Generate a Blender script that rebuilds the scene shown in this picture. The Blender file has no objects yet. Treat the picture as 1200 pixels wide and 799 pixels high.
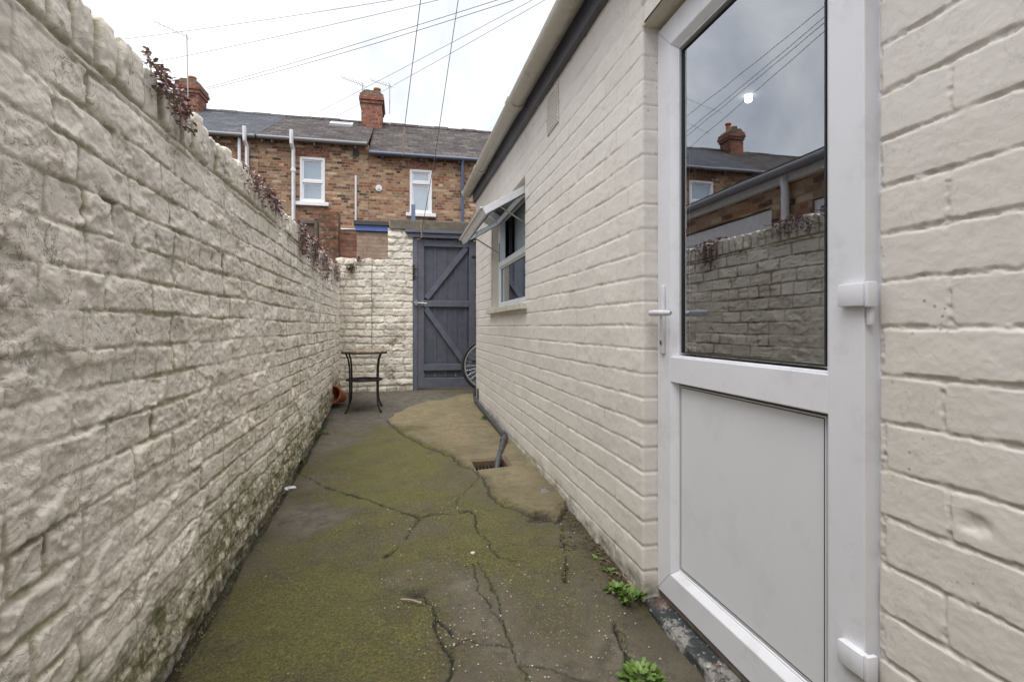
import bpy, bmesh, math, random
import numpy as np
from mathutils import Vector, Matrix
random.seed(7)
R = math.radians
scene = bpy.context.scene
COL = scene.collection

# ------------------------------------------------------------------ camera geometry (yard axes: x right, y down the yard, z up)
CAMZ, F, CX, HY = 1.0, 600.0, 600.0, 383.0
TH = math.atan(128/600.0); SN, CS = math.sin(TH), math.cos(TH)
def ray(x, y):
    u = (x-CX)/F
    return Vector((CS*u+SN, CS-SN*u, (HY-y)/F))
def atY(x, y, Y):
    r = ray(x, y); return Vector((0, 0, CAMZ)) + r*(Y/r.y)
def atX(x, y, X):
    r = ray(x, y); return Vector((0, 0, CAMZ)) + r*(X/r.x)
def XL(Y): return -0.665-0.0146*Y
GY = [-3, 0, 1.7, 2.75, 3.9, 5.6, 6.5, 7]
GLz = [-.09, -.07, -.056, -.02, .01, .10, .20, .22]
GRY = [-3, 1.45, 1.62, 1.74, 2.7, 4, 5.9, 6.5, 7]
GRz = [-.01, -.005, .012, .045, .08, .085, .12, .20, .22]
def ground_z(X, Y):
    l = np.interp(Y, GY, GLz); r = np.interp(Y, GRY, GRz)
    t = np.clip((np.asarray(X)+.7)/1.55, 0, 1)
    return l+(r-l)*t
def px2g(x, y):
    r = ray(x, y); z = 0.05
    for _ in range(12):
        t = (z-CAMZ)/r.z; p = r*t; z = float(ground_z(p.x, p.y))
    return (p.x, p.y)

# ------------------------------------------------------------------ noise
_rng = np.random.RandomState(11)
_T = _rng.rand(512, 512)
def vnoise(x, y, seed=0):
    x = np.asarray(x)+seed*37.31; y = np.asarray(y)+seed*17.17
    xi = np.floor(x).astype(int); yi = np.floor(y).astype(int)
    fx = x-xi; fy = y-yi
    fx = fx*fx*fx*(fx*(fx*6-15)+10); fy = fy*fy*fy*(fy*(fy*6-15)+10)
    a = _T[xi % 512, yi % 512]; b = _T[(xi+1) % 512, yi % 512]
    c = _T[xi % 512, (yi+1) % 512]; d = _T[(xi+1) % 512, (yi+1) % 512]
    return (a*(1-fx)+b*fx)*(1-fy)+(c*(1-fx)+d*fx)*fy
def fbm(x, y, oct=4, seed=0, gain=.5):
    s = 0; a = 1; t = 0
    ca, sa = math.cos(.6), math.sin(.6)
    for i in range(oct):
        s = s+a*vnoise(x, y, seed+i*3); t += a; a *= gain
        x, y = (x*ca-y*sa)*2.03, (x*sa+y*ca)*2.03
    return s/t-.5
def rnd(i, j=0, seed=0):
    i = np.asarray(i).astype(int); j = np.asarray(j).astype(int)
    return _T[(i*7+j*13+seed*29) % 512, (i*31+j*3+seed*53) % 512]
def sstep(a, b, x):
    t = np.clip((x-a)/(b-a), 0, 1); return t*t*(3-2*t)
def lerp(a, b, t): return a+(b-a)*t

# ------------------------------------------------------------------ materials
def new_mat(name):
    m = bpy.data.materials.new(name); m.use_nodes = True
    nt = m.node_tree; b = nt.nodes['Principled BSDF']
    return m, nt, b
class NT:
    def __init__(s, nt): s.nt = nt
    def n(s, t, **k):
        o = s.nt.nodes.new(t)
        for a, v in k.items(): setattr(o, a, v)
        return o
    def l(s, a, b): s.nt.links.new(a, b)
    def coord(s): return s.n('ShaderNodeTexCoord').outputs['Object']
    def noise(s, vec, scale, detail=5, rough=.6, dist=0):
        o = s.n('ShaderNodeTexNoise'); o.inputs['Scale'].default_value = scale
        o.inputs['Detail'].default_value = detail; o.inputs['Roughness'].default_value = rough
        o.inputs['Distortion'].default_value = dist
        s.l(vec, o.inputs['Vector']); return o.outputs['Fac']
    def voro(s, vec, scale, out='Distance', feature='F1'):
        o = s.n('ShaderNodeTexVoronoi', feature=feature); o.inputs['Scale'].default_value = scale
        s.l(vec, o.inputs['Vector']); return o.outputs[out]
    def ramp(s, fac, stops, interp='LINEAR'):
        o = s.n('ShaderNodeValToRGB'); cr = o.color_ramp; cr.interpolation = interp
        while len(cr.elements) < len(stops): cr.elements.new(.5)
        for e, (p, c) in zip(cr.elements, stops):
            e.position = p; e.color = (*c, 1) if len(c) == 3 else c
        s.l(fac, o.inputs['Fac']); return o.outputs['Color']
    def rf(s, fac, a, b):
        return s.ramp(fac, [(a, (0, 0, 0)), (b, (1, 1, 1))])
    def mix(s, fac, a, b, mode='MIX'):
        o = s.n('ShaderNodeMix', data_type='RGBA', blend_type=mode)
        for idx, v in ((0, fac), (6, a), (7, b)):
            if isinstance(v, (int, float)): o.inputs[idx].default_value = v
            elif isinstance(v, tuple): o.inputs[idx].default_value = (*v, 1)
            else: s.l(v, o.inputs[idx])
        return o.outputs[2]
    def math(s, op, a, b=0.0, clamp=False):
        o = s.n('ShaderNodeMath', operation=op, use_clamp=clamp)
        for idx, v in ((0, a), (1, b)):
            if isinstance(v, (int, float)): o.inputs[idx].default_value = v
            else: s.l(v, o.inputs[idx])
        return o.outputs[0]
    def attr(s, name):
        return s.n('ShaderNodeAttribute', attribute_name=name).outputs['Fac']
    def bump(s, h, dist=.01, strength=1, nrm=None):
        o = s.n('ShaderNodeBump'); o.inputs['Distance'].default_value = dist; o.inputs['Strength'].default_value = strength
        s.l(h, o.inputs['Height'])
        if nrm is not None: s.l(nrm, o.inputs['Normal'])
        return o.outputs['Normal']

def plain(name, col, rough=.5, metal=0, var=.12, scale=18, bumpd=.0006, spec=.5, dirt=None, dirtamt=.5, dirtscale=4):
    m, nt, b = new_mat(name); g = NT(nt); co = g.coord()
    n1 = g.noise(co, scale, 6, .65)
    lo = tuple(c*(1-var) for c in col); hi = tuple(min(1, c*(1+var)) for c in col)
    c = g.ramp(n1, [(.3, lo), (.7, hi)])
    if dirt:
        n2 = g.noise(co, dirtscale, 8, .75)
        c = g.mix(g.math('MULTIPLY', g.rf(n2, .52, .68), dirtamt), c, dirt)
    g.l(c, b.inputs['Base Color'])
    b.inputs['Roughness'].default_value = rough; b.inputs['Metallic'].default_value = metal
    b.inputs['Specular IOR Level'].default_value = spec
    if bumpd: g.l(g.bump(g.noise(co, scale*5, 4, .7), bumpd), b.inputs['Normal'])
    return m

def painted_brick(name, paint, dirt, moss, fine=.0016, grime=.35, joint_dirt=.5, crease=.22):
    """thick masonry paint over brick; attributes: joint, moss, rnd, stain"""
    m, nt, b = new_mat(name); g = NT(nt); co = g.coord()
    lo = tuple(c*.86 for c in paint); hi = tuple(min(1, c*1.06) for c in paint)
    c = g.ramp(g.attr('rnd'), [(0, lo), (1, hi)])
    n0 = g.noise(co, 2.2, 6, .6)
    c = g.mix(g.math('MULTIPLY', g.rf(n0, .45, .7), .35), c, tuple(p*q for p, q in zip(paint, (.84, .82, .78))))
    n1 = g.noise(co, 11, 9, .78, .6)
    c = g.mix(g.math('MULTIPLY', g.rf(n1, .53, .72), grime), c, dirt)
    n2 = g.noise(co, 60, 6, .75)
    c = g.mix(g.math('MULTIPLY', g.rf(n2, .60, .70), grime*.6), c, tuple(d*.6 for d in dirt))
    # flakes and pock marks
    v = g.voro(co, 42)
    pk = g.math('MULTIPLY', g.math('LESS_THAN', v, .14), g.rf(g.noise(co, 5, 3), .52, .62))
    c = g.mix(g.math('MULTIPLY', pk, .55), c, tuple(d*.35 for d in dirt))
    for sc, wd, ms_ in ((7, .008, 4), (19, .014, 7)):
        q = g.math('ABSOLUTE', g.math('SUBTRACT', g.noise(co, sc, 7, .62, .9), .5))
        ln = g.math('SUBTRACT', 1.0, g.math('DIVIDE', q, wd), True)
        ln = g.math('MULTIPLY', ln, g.rf(g.noise(co, ms_, 3), .47, .60))
        c = g.mix(g.math('MULTIPLY', ln, crease), c, tuple(d*.42 for d in dirt))
    # grime lying in the joints, broken up
    jn = g.math('MULTIPLY', g.attr('joint'), g.rf(g.noise(co, 9, 6, .7), .30, .55))
    c = g.mix(g.math('MULTIPLY', jn, joint_dirt), c, tuple(x*.5+d*.5 for x, d in zip(moss, dirt)))
    ms = g.math('MULTIPLY', g.attr('moss'), g.rf(g.noise(co, 22, 8, .75), .34, .56))
    mc = g.mix(g.noise(co, 45, 4), moss, tuple(x*.35 for x in moss))
    c = g.mix(g.math('MULTIPLY', ms, .9), c, mc)
    st = g.attr('stain')
    c = g.mix(g.math('MULTIPLY', st, g.rf(g.noise(co, 40, 7, .8), .38, .55)), c, (.10, .06, .04))
    g.l(c, b.inputs['Base Color'])
    b.inputs['Roughness'].default_value = .62; b.inputs['Specular IOR Level'].default_value = .35
    h = g.math('ADD', g.math('MULTIPLY', g.noise(co, 38, 8, .62, 1.2), 1.6), g.math('MULTIPLY', g.noise(co, 230, 4, .7), .2))
    g.l(g.bump(h, fine), b.inputs['Normal'])
    return m

def brickwork(name, axis, palette, mortar, bw=.20, bh=.064, mort=.006, bumpd=.006):
    m, nt, b = new_mat(name); g = NT(nt); co = g.coord()
    sp = g.n('ShaderNodeSeparateXYZ'); g.l(co, sp.inputs[0])
    cb = g.n('ShaderNodeCombineXYZ')
    g.l(sp.outputs[axis], cb.inputs[0]); g.l(sp.outputs[2], cb.inputs[1])
    wob = g.mix(1.0, cb.outputs[0], g.mix(1.0, g.n('ShaderNodeTexNoise').outputs['Color'], (.5, .5, .5), 'SUBTRACT'), 'ADD')
    wb = g.n('ShaderNodeVectorMath', operation='MULTIPLY_ADD')
    ns = g.n('ShaderNodeTexNoise'); ns.inputs['Scale'].default_value = 6; ns.inputs['Detail'].default_value = 4
    g.l(co, ns.inputs['Vector']); g.l(ns.outputs['Color'], wb.inputs[0]); wb.inputs[1].default_value = (.02, .018, 0); g.l(cb.outputs[0], wb.inputs[2])
    t = g.n('ShaderNodeTexBrick'); t.offset = .5; t.squash = .5; t.squash_frequency = 4
    for k, v in (('Scale', 1), ('Brick Width', bw), ('Row Height', bh), ('Mortar Size', mort), ('Mortar Smooth', .3), ('Bias', 0)):
        t.inputs[k].default_value = v
    t.inputs['Color1'].default_value = (0, 0, 0, 1); t.inputs['Color2'].default_value = (1, 1, 1, 1); t.inputs['Mortar'].default_value = (.5, .5, .5, 1)
    g.l(wb.outputs[0], t.inputs['Vector'])
    n = len(palette)
    c = g.ramp(t.outputs['Color'], [(i/(n-1), p) for i, p in enumerate(palette)])
    n1 = g.noise(co, 14, 8, .8)
    c = g.mix(g.math('MULTIPLY', g.rf(n1, .5, .62), .6), c, (.42, .34, .25))
    n2 = g.noise(co, 9.3, 8, .8)
    c = g.mix(g.math('MULTIPLY', g.rf(n2, .52, .66), .65), c, (.06, .035, .025))
    c = g.mix(g.math('MULTIPLY', g.rf(g.noise(co, 1.1, 6, .7), .46, .62), .35), c, (.12, .09, .07))
    c = g.mix(g.math('MULTIPLY', t.outputs['Fac'], .75), c, mortar)
    g.l(c, b.inputs['Base Color']); b.inputs['Roughness'].default_value = .88; b.inputs['Specular IOR Level'].default_value = .2
    h = g.math('ADD', g.math('MULTIPLY', t.outputs['Fac'], -1), g.math('MULTIPLY', n1, .8))
    g.l(g.bump(h, bumpd), b.inputs['Normal'])
    return m

def slates(name, cols, bw=.25, bh=.2, ax=0, lich=.3):
    m, nt, b = new_mat(name); g = NT(nt); co = g.coord()
    sp = g.n('ShaderNodeSeparateXYZ'); g.l(co, sp.inputs[0]); cb = g.n('ShaderNodeCombineXYZ')
    g.l(sp.outputs[ax], cb.inputs[0])
    g.l(sp.outputs[1-ax], cb.inputs[1])
    t = g.n('ShaderNodeTexBrick'); t.offset = .5
    for k, v in (('Scale', 1), ('Brick Width', bw), ('Row Height', bh), ('Mortar Size', .009), ('Mortar Smooth', .3)):
        t.inputs[k].default_value = v
    t.inputs['Color1'].default_value = (0, 0, 0, 1); t.inputs['Color2'].default_value = (1, 1, 1, 1); t.inputs['Mortar'].default_value = (.5, .5, .5, 1)
    g.l(cb.outputs[0], t.inputs['Vector'])
    c = g.ramp(t.outputs['Color'], [(i/(len(cols)-1), p) for i, p in enumerate(cols)])
    c = g.mix(g.math('MULTIPLY', g.rf(g.noise(co, 2.5, 8, .75), .48, .68), lich), c, (.22, .19, .16))
    c = g.mix(g.math('MULTIPLY', t.outputs['Fac'], .8), c, (.035, .033, .035))
    g.l(c, b.inputs['Base Color']); b.inputs['Roughness'].default_value = .9; b.inputs['Specular IOR Level'].default_value = .15
    st = g.math('FRACT', g.math('DIVIDE', sp.outputs[1-ax], bh))
    h = g.math('ADD', g.math('MULTIPLY', st, -1.0), g.math('MULTIPLY', t.outputs['Fac'], -.6))
    g.l(g.bump(h, .015), b.inputs['Normal'])
    return m

def glass_mat(name, refl=.28, tint=(.82, .86, .88)):
    m, nt, b = new_mat(name); g = NT(nt); nt.nodes.remove(b)
    out = [n for n in nt.nodes if n.type == 'OUTPUT_MATERIAL'][0]
    tr = g.n('ShaderNodeBsdfTransparent'); tr.inputs[0].default_value = (*tint, 1)
    gl = g.n('ShaderNodeBsdfGlossy'); gl.inputs['Roughness'].default_value = .012; gl.inputs['Color'].default_value = (.93, .96, 1, 1)
    fr = g.n('ShaderNodeFresnel'); fr.inputs['IOR'].default_value = 1.52
    co = g.coord()
    smear = g.math('MULTIPLY', g.noise(co, 3.0, 5, .6), .06)
    f = g.math('ADD', g.math('ADD', fr.outputs[0], refl), smear, True)
    ge = g.n('ShaderNodeNewGeometry'); f = g.math('MULTIPLY', f, g.math('SUBTRACT', 1.0, ge.outputs['Backfacing']))
    mx = g.n('ShaderNodeMixShader'); g.l(f, mx.inputs[0]); g.l(tr.outputs[0], mx.inputs[1]); g.l(gl.outputs[0], mx.inputs[2])
    g.l(g.bump(g.noise(co, 1.6, 2, .5), .0008), gl.inputs['Normal'])
    g.l(mx.outputs[0], out.inputs['Surface'])
    return m

def leafmat(name, cols, rough=.5):
    m, nt, b = new_mat(name); g = NT(nt)
    ge = g.n('ShaderNodeNewGeometry')
    c = g.ramp(ge.outputs['Random Per Island'], [(i/(len(cols)-1), p) for i, p in enumerate(cols)])
    g.l(c, b.inputs['Base Color']); b.inputs['Roughness'].default_value = rough
    b.inputs['Subsurface Weight'].default_value = .0
    return m

M = {}
M['paint_left'] = painted_brick('left_masonry_paint', (.89, .825, .745), (.46, .40, .31), (.15, .16, .028), fine=.003, grime=.42, joint_dirt=.85, crease=.95)
M['paint_right'] = painted_brick('cream_masonry_paint', (.715, .682, .64), (.46, .41, .35), (.15, .14, .06), fine=.0006, grime=.22, joint_dirt=.4)
M['paint_rear'] = painted_brick('rear_masonry_paint', (.80, .755, .67), (.42, .36, .27), (.24, .20, .12), fine=.008, grime=.3, joint_dirt=.5, crease=.6)
M['upvc'] = plain('white_upvc', (.72, .73, .78), .32, var=.03, scale=3, bumpd=.00015, dirt=(.40, .39, .38), dirtamt=.28, dirtscale=7)
M['upvc_panel'] = plain('white_panel', (.69, .70, .74), .4, var=.03, scale=2, bumpd=.0002, dirt=(.46, .45, .45), dirtamt=.3, dirtscale=4)
M['glass'] = glass_mat('door_glass', .29)
M['glass_w'] = glass_mat('window_glass', .28)
M['gasket'] = plain('black_gasket', (.02, .02, .022), .6)
M['gate'] = plain('slate_blue_gate_paint', (.108, .116, .155), .55, var=.18, scale=9, bumpd=.0015, dirt=(.17, .17, .19), dirtamt=.35, dirtscale=6)
M['gate_dark'] = plain('slate_blue_board_paint', (.09, .096, .130), .55, var=.2, scale=9, bumpd=.0015, dirt=(.15, .15, .17), dirtamt=.3, dirtscale=5)
M['fascia'] = plain('dark_fascia_paint', (.085, .088, .11), .5, var=.15, scale=8, dirt=(.17, .17, .18), dirtamt=.3)
M['gutter'] = plain('cream_gutter_plastic', (.50, .475, .42), .42, var=.08, scale=5, dirt=(.20, .17, .12), dirtamt=.6, dirtscale=5)
M['grey_pipe'] = plain('dark_grey_pipe', (.045, .05, .06), .45, dirt=(.2, .19, .17), dirtamt=.4, dirtscale=9)
M['metal'] = plain('dull_metal', (.42, .42, .42), .4, .9, dirt=(.2, .15, .1), dirtamt=.3)
M['wmetal'] = plain('white_metal', (.62, .62, .66), .3)
M['iron'] = plain('brown_black_iron', (.028, .02, .02), .5, .3, dirt=(.10, .045, .025), dirtamt=.6, dirtscale=20)
M['stone'] = plain('lintel_concrete', (.14, .125, .10), .9, var=.3, scale=14, bumpd=.006, dirt=(.30, .27, .21), dirtamt=.6, dirtscale=8)
M['sillstone'] = plain('painted_sill', (.58, .55, .48), .7, var=.1, scale=14, bumpd=.002, dirt=(.33, .28, .19), dirtamt=.6, dirtscale=8)
M['terracotta'] = plain('terracotta', (.42, .135, .06), .85, var=.2, dirt=(.2, .13, .09), dirtamt=.4)
M['whitepaint'] = plain('white_gloss', (.74, .74, .78), .4, dirt=(.5, .48, .42), dirtamt=.3)
M['greygut'] = plain('weathered_gutter', (.17, .17, .185), .5)
M['bluepaint'] = plain('blue_paint', (.10, .16, .42), .5)
M['bluepipe'] = plain('pale_blue_pipe', (.14, .18, .30), .5)
M['felt'] = plain('roofing_felt', (.07, .07, .075), .9)
M['wire'] = plain('cable_grey', (.16, .16, .18), .6, bumpd=0)
M['line'] = plain('washing_line', (.10, .10, .10), .6, bumpd=0)
M['rope'] = plain('frayed_rope', (.24, .19, .13), .9)
M['wood'] = plain('old_wood', (.13, .11, .095), .85, var=.3)
M['rubber'] = plain('tyre_rubber', (.025, .025, .028), .7)
M['alu'] = plain('rim_aluminium', (.62, .63, .66), .3, .7)
M['bikered'] = plain('bicycle_paint', (.05, .06, .09), .35)
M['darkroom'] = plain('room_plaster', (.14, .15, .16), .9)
M['alley'] = plain('asphalt', (.05, .05, .05), .9, bumpd=.004)
M['soil'] = plain('earth', (.09, .075, .05), .95, var=.4, scale=3, bumpd=.02)
BP = [(.04, .028, .025), (.24, .085, .055), (.40, .27, .17), (.34, .13, .07), (.55, .43, .30), (.20, .08, .055), (.46, .34, .23), (.12, .06, .045), (.36, .20, .12)]
M['brick'] = brickwork('old_mixed_brick', 0, BP, (.30, .24, .17))
M['brick_side'] = brickwork('old_mixed_brick_side', 1, BP, (.30, .24, .17))
M['brick_red'] = brickwork('red_brick', 0, [(.12, .045, .035), (.25, .085, .06), (.33, .13, .09), (.18, .065, .045)], (.25, .19, .15))
M['brick_dark'] = brickwork('sooty_brick', 0, [(.05, .035, .03), (.14, .07, .045), (.24, .10, .06), (.08, .05, .04)], (.12, .09, .07))
M['brick_pale'] = brickwork('pale_brick', 0, [(.36, .25, .18), (.44, .32, .24), (.32, .22, .17)], (.30, .24, .19))
M['slate'] = slates('blue_grey_slate', [(.05, .056, .07), (.08, .087, .105), (.065, .07, .085), (.10, .105, .12)], .34, .24, 0, .15)
M['tile'] = slates('brown_grey_tile', [(.035, .031, .033), (.075, .064, .064), (.05, .044, .046), (.10, .087, .083)], .26, .21, 0, .35)
M['tile_side'] = slates('brown_grey_tile_side', [(.06, .055, .06), (.10, .088, .09), (.08, .072, .075)], .2, .16, 1, .3)
M['lampglow'] = new_mat('ceiling_lamp_glow')[0]
_b = M['lampglow'].node_tree.nodes['Principled BSDF']; _b.inputs['Emission Color'].default_value = (1, .95, .85, 1); _b.inputs['Emission Strength'].default_value = 7
M['blind'] = plain('pale_blind', (.42, .50, .54), .8)
M['weed'] = leafmat('weed_leaf', [(.05, .10, .015), (.11, .19, .03), (.08, .15, .025), (.17, .25, .06)])
M['sedum'] = leafmat('purple_leaf', [(.16, .06, .07), (.32, .17, .19), (.20, .18, .08), (.42, .28, .32), (.16, .09, .06), (.34, .26, .40)])
M['mossclump'] = leafmat('moss_leaf', [(.06, .07, .014), (.12, .125, .025), (.04, .05, .012), (.17, .17, .04)])
M['deadleaf'] = leafmat('dead_leaf', [(.10, .06, .03), (.16, .10, .05), (.06, .04, .025)])
M['chips'] = leafmat('pale_chips', [(.45, .43, .38), (.6, .58, .54), (.3, .28, .24)])
M['litter'] = plain('pale_litter', (.55, .57, .60), .6)
M['rock'] = plain('grey_stone', (.17, .17, .18), .8, var=.4, scale=30, bumpd=.004)

def mosaic():
    m, nt, b = new_mat('mosaic_tiles'); g = NT(nt); co = g.coord()
    c = g.ramp(g.voro(co, 34, 'Color'), [(0, (.08, .05, .04)), (.35, (.45, .38, .30)), (.6, (.25, .16, .10)), (1, (.62, .58, .52))], 'CONSTANT')
    e = g.voro(co, 34, 'Distance', 'DISTANCE_TO_EDGE')
    c = g.mix(g.math('LESS_THAN', e, .08), c, (.12, .10, .09))
    g.l(c, b.inputs['Base Color']); b.inputs['Roughness'].default_value = .35
    return m
M['mosaic'] = mosaic()

def sill_mat():
    m, nt, b = new_mat('flaking_black_sill'); g = NT(nt); co = g.coord()
    c = g.ramp(g.noise(co, 9, 8, .75), [(.35, (.02, .025, .028)), (.52, (.035, .04, .042)), (.56, (.20, .195, .185)), (.62, (.27, .26, .24)), (.68, (.05, .042, .035))])
    c = g.mix(g.rf(g.noise(co, 5, 6, .7), .55, .62), c, (.12, .06, .035))
    c = g.mix(g.math('MULTIPLY', g.rf(g.noise(co, 60, 4), .6, .66), .7), c, (.5, .5, .5))
    g.l(c, b.inputs['Base Color']); b.inputs['Roughness'].default_value = .5
    g.l(g.bump(g.noise(co, 40, 7, .75), .006), b.inputs['Normal'])
    return m
M['sill'] = sill_mat()

def floor_mat():
    m, nt, b = new_mat('mossy_concrete'); g = NT(nt); co = g.coord()
    agg = g.noise(co, 120, 5, .8); mid = g.noise(co, 14, 9, .75); big = g.noise(co, 2.6, 7, .65)
    conc = g.ramp(mid, [(.34, (.065, .056, .040)), (.5, (.125, .108, .078)), (.66, (.21, .188, .145))])
    grey = g.ramp(mid, [(.35, (.055, .049, .042)), (.5, (.098, .088, .076)), (.64, (.17, .155, .135))])
    tan = g.ramp(mid, [(.3, (.13, .105, .055)), (.5, (.215, .175, .10)), (.7, (.33, .275, .17))])
    mfine = g.noise(co, 105, 6, .82)
    mA = g.ramp(mfine, [(.36, (.016, .014, .005)), (.47, (.055, .047, .015)), (.55, (.092, .080, .028)), (.66, (.22, .19, .09))])
    mB = g.ramp(mfine, [(.34, (.018, .018, .004)), (.46, (.072, .070, .012)), (.55, (.118, .110, .021)), (.66, (.25, .23, .08))])
    moss = g.mix(g.rf(g.math('ADD', g.noise(co, 4.5, 8, .7), g.math('MULTIPLY', g.math('SUBTRACT', g.attr('moss'), .7), .35)), .40, .60), mA, mB)
    c = g.mix(g.attr('grey'), conc, grey)
    c = g.mix(g.attr('tan'), c, tan)
    c = g.mix(g.math('MULTIPLY', g.math('MULTIPLY', g.attr('tan'), g.rf(g.noise(co, 3.6, 8, .75, .5), .46, .60)), .6), c, (.13, .115, .07))
    ma = g.attr('moss')
    mf = g.math('MULTIPLY', g.rf(g.math('ADD', g.math('MULTIPLY', ma, 1.0), g.math('MULTIPLY', g.math('SUBTRACT', mid, .5), 2.2)), .12, .70), .93)
    c = g.mix(mf, c, moss)
    # sand-coloured aggregate showing through everywhere
    c = g.mix(g.math('MULTIPLY', g.rf(agg, .56, .66), .34), c, (.33, .29, .20))
    c = g.mix(g.math('MULTIPLY', g.rf(g.noise(co, 95, 5, .8), .56, .66), .45), c, (.02, .019, .012))
    # bird lime / paint specks
    v = g.voro(co, 75); sp = g.math('MULTIPLY', g.math('LESS_THAN', v, g.math('MULTIPLY', g.noise(co, 23, 2), .26)), g.rf(g.math('ADD', g.noise(co, 9, 6, .8), g.math('MULTIPLY', g.attr('speck'), .13)), .58, .66))
    c = g.mix(g.math('MULTIPLY', sp, .85), c, (.55, .53, .48))
    v2 = g.voro(co, 21); sp2 = g.math('MULTIPLY', g.math('LESS_THAN', v2, .07), g.rf(g.math('ADD', g.noise(co, 5, 6, .7), g.math('MULTIPLY', g.attr('speck'), .25)), .56, .64))
    c = g.mix(g.math('MULTIPLY', sp2, .8), c, (.62, .60, .56))
    c = g.mix(g.math('MULTIPLY', g.attr('dirt'), g.rf(mid, .25, .55)), c, (.035, .028, .018))
    c = g.mix(g.attr('crack'), c, (.012, .012, .010))
    g.l(c, b.inputs['Base Color'])
    g.l(g.ramp(big, [(.35, (.55, .55, .55)), (.65, (.85, .85, .85))]), b.inputs['Roughness'])
    h = g.math('ADD', g.math('MULTIPLY', agg, .6), g.math('MULTIPLY', g.noise(co, 30, 7, .75), 1.0))
    g.l(g.bump(h, .009), b.inputs['Normal'])
    return m
M['floor'] = floor_mat()

# ------------------------------------------------------------------ object helpers
def props(o, label=None, cat=None, group=None, kind=None):
    if label: o['label'] = label
    if cat: o['category'] = cat
    if group: o['group'] = group
    if kind: o['kind'] = kind
    return o
def thing(name, loc, label, cat, group=None, rz=0):
    o = bpy.data.objects.new(name, None); COL.objects.link(o); o.location = loc; o.rotation_euler = (0, 0, rz)
    o.empty_display_size = .1
    o['_w'] = [float(v) for v in loc]
    return props(o, label, cat, group)
def wloc(p):
    v = Vector((0, 0, 0))
    while p is not None: v += p.location; p = p.parent
    return v
def link(name, me, mat, parent=None):
    o = bpy.data.objects.new(name, me); COL.objects.link(o)
    if mat is not None: me.materials.append(mat)
    if parent is not None:
        w = wloc(parent); me.transform(Matrix.Translation(-w)); o.parent = parent
    return o
class MB:
    def __init__(s): s.v = []; s.f = []
    def add(s, vs, fs):
        b = len(s.v); s.v += [tuple(v) for v in vs]; s.f += [tuple(i+b for i in f) for f in fs]; return s
    def box(s, x0, x1, y0, y1, z0, z1):
        vs = [(x, y, z) for x in (x0, x1) for y in (y0, y1) for z in (z0, z1)]
        return s.add(vs, [(0, 1, 3, 2), (4, 6, 7, 5), (0, 4, 5, 1), (2, 3, 7, 6), (0, 2, 6, 4), (1, 5, 7, 3)])
    def prism(s, poly, d0, d1, axis):
        """poly of (a,b); axis x: a=Y,b=Z swept in X; y: a=X,b=Z swept in Y; z: a=X,b=Y swept in Z"""
        def P(a, b, d): return {'x': (d, a, b), 'y': (a, d, b), 'z': (a, b, d)}[axis]
        n = len(poly)
        vs = [P(a, b, d0) for a, b in poly]+[P(a, b, d1) for a, b in poly]
        fs = [tuple(range(n)), tuple(reversed(range(n, 2*n)))]+[(i, i+n, (i+1) % n+n, (i+1) % n) for i in range(n)]
        return s.add(vs, fs)
    def tube(s, pts, r, n=10, cap=True):
        pts = [Vector(p) for p in pts]; rs = r if isinstance(r, (list, tuple)) else [r]*len(pts)
        b = len(s.v); up = None
        for i, p in enumerate(pts):
            t = (pts[min(i+1, len(pts)-1)]-pts[max(i-1, 0)]).normalized()
            if up is None:
                up = Vector((0, 0, 1)) if abs(t.z) < .9 else Vector((1, 0, 0))
            x = t.cross(up).normalized(); up = x.cross(t).normalized()
            for k in range(n):
                a = 2*math.pi*k/n; s.v.append(tuple(p+(x*math.cos(a)+up*math.sin(a))*rs[i]))
        for i in range(len(pts)-1):
            for k in range(n):
                s.f.append((b+i*n+k, b+i*n+(k+1) % n, b+(i+1)*n+(k+1) % n, b+(i+1)*n+k))
        if cap:
            s.f.append(tuple(b+k for k in reversed(range(n)))); s.f.append(tuple(b+(len(pts)-1)*n+k for k in range(n)))
        return s
    def lathe(s, c, prof, n=24, closed=False):
        b = len(s.v)
        for r, z in prof:
            for k in range(n):
                a = 2*math.pi*k/n; s.v.append((c[0]+r*math.cos(a), c[1]+r*math.sin(a), c[2]+z))
        for i in range(len(prof)-1):
            for k in range(n):
                s.f.append((b+i*n+k, b+i*n+(k+1) % n, b+(i+1)*n+(k+1) % n, b+(i+1)*n+k))
        if closed:
            i = len(prof)-1
            for k in range(n): s.f.append((b+i*n+k, b+i*n+(k+1) % n, b+(k+1) % n, b+k))
        return s
    def frame(s, a0, a1, b0, b1, w, d0, d1, axis, bead=.0, bd=.0, gap=.0006):
        """mitred rectangular frame, sides separate so the mitre shows"""
        def P(a, b, d): return (d, a, b) if axis == 'x' else (a, d, b)
        prof = [(0, d0), (w, d0), (w+bead, d0+bd), (w+bead, d1), (0, d1)]
        if bead == 0: prof = [(0, d0), (w, d0), (w, d1), (0, d1)]
        n = len(prof)
        sides = [((a0, b0), (a1, b0), (0, 1)), ((a1, b0), (a1, b1), (-1, 0)), ((a1, b1), (a0, b1), (0, -1)), ((a0, b1), (a0, b0), (1, 0))]
        for (p, q, nn) in sides:
            L = math.hypot(q[0]-p[0], q[1]-p[1]); tx, ty = (q[0]-p[0])/L, (q[1]-p[1])/L
            vs = []
            for e, sg in ((p, 1), (q, -1)):
                for t, d in prof:
                    vs.append(P(e[0]+nn[0]*t+tx*(t+gap)*sg, e[1]+nn[1]*t+ty*(t+gap)*sg, d))
            fs = [tuple(range(n)), tuple(reversed(range(n, 2*n)))]+[(i, (i+1) % n, (i+1) % n+n, i+n) for i in range(n)]
            s.add(vs, fs)
        return s
    def xf(s, fn): s.v = [tuple(fn(Vector(v))) for v in s.v]; return s
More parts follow.
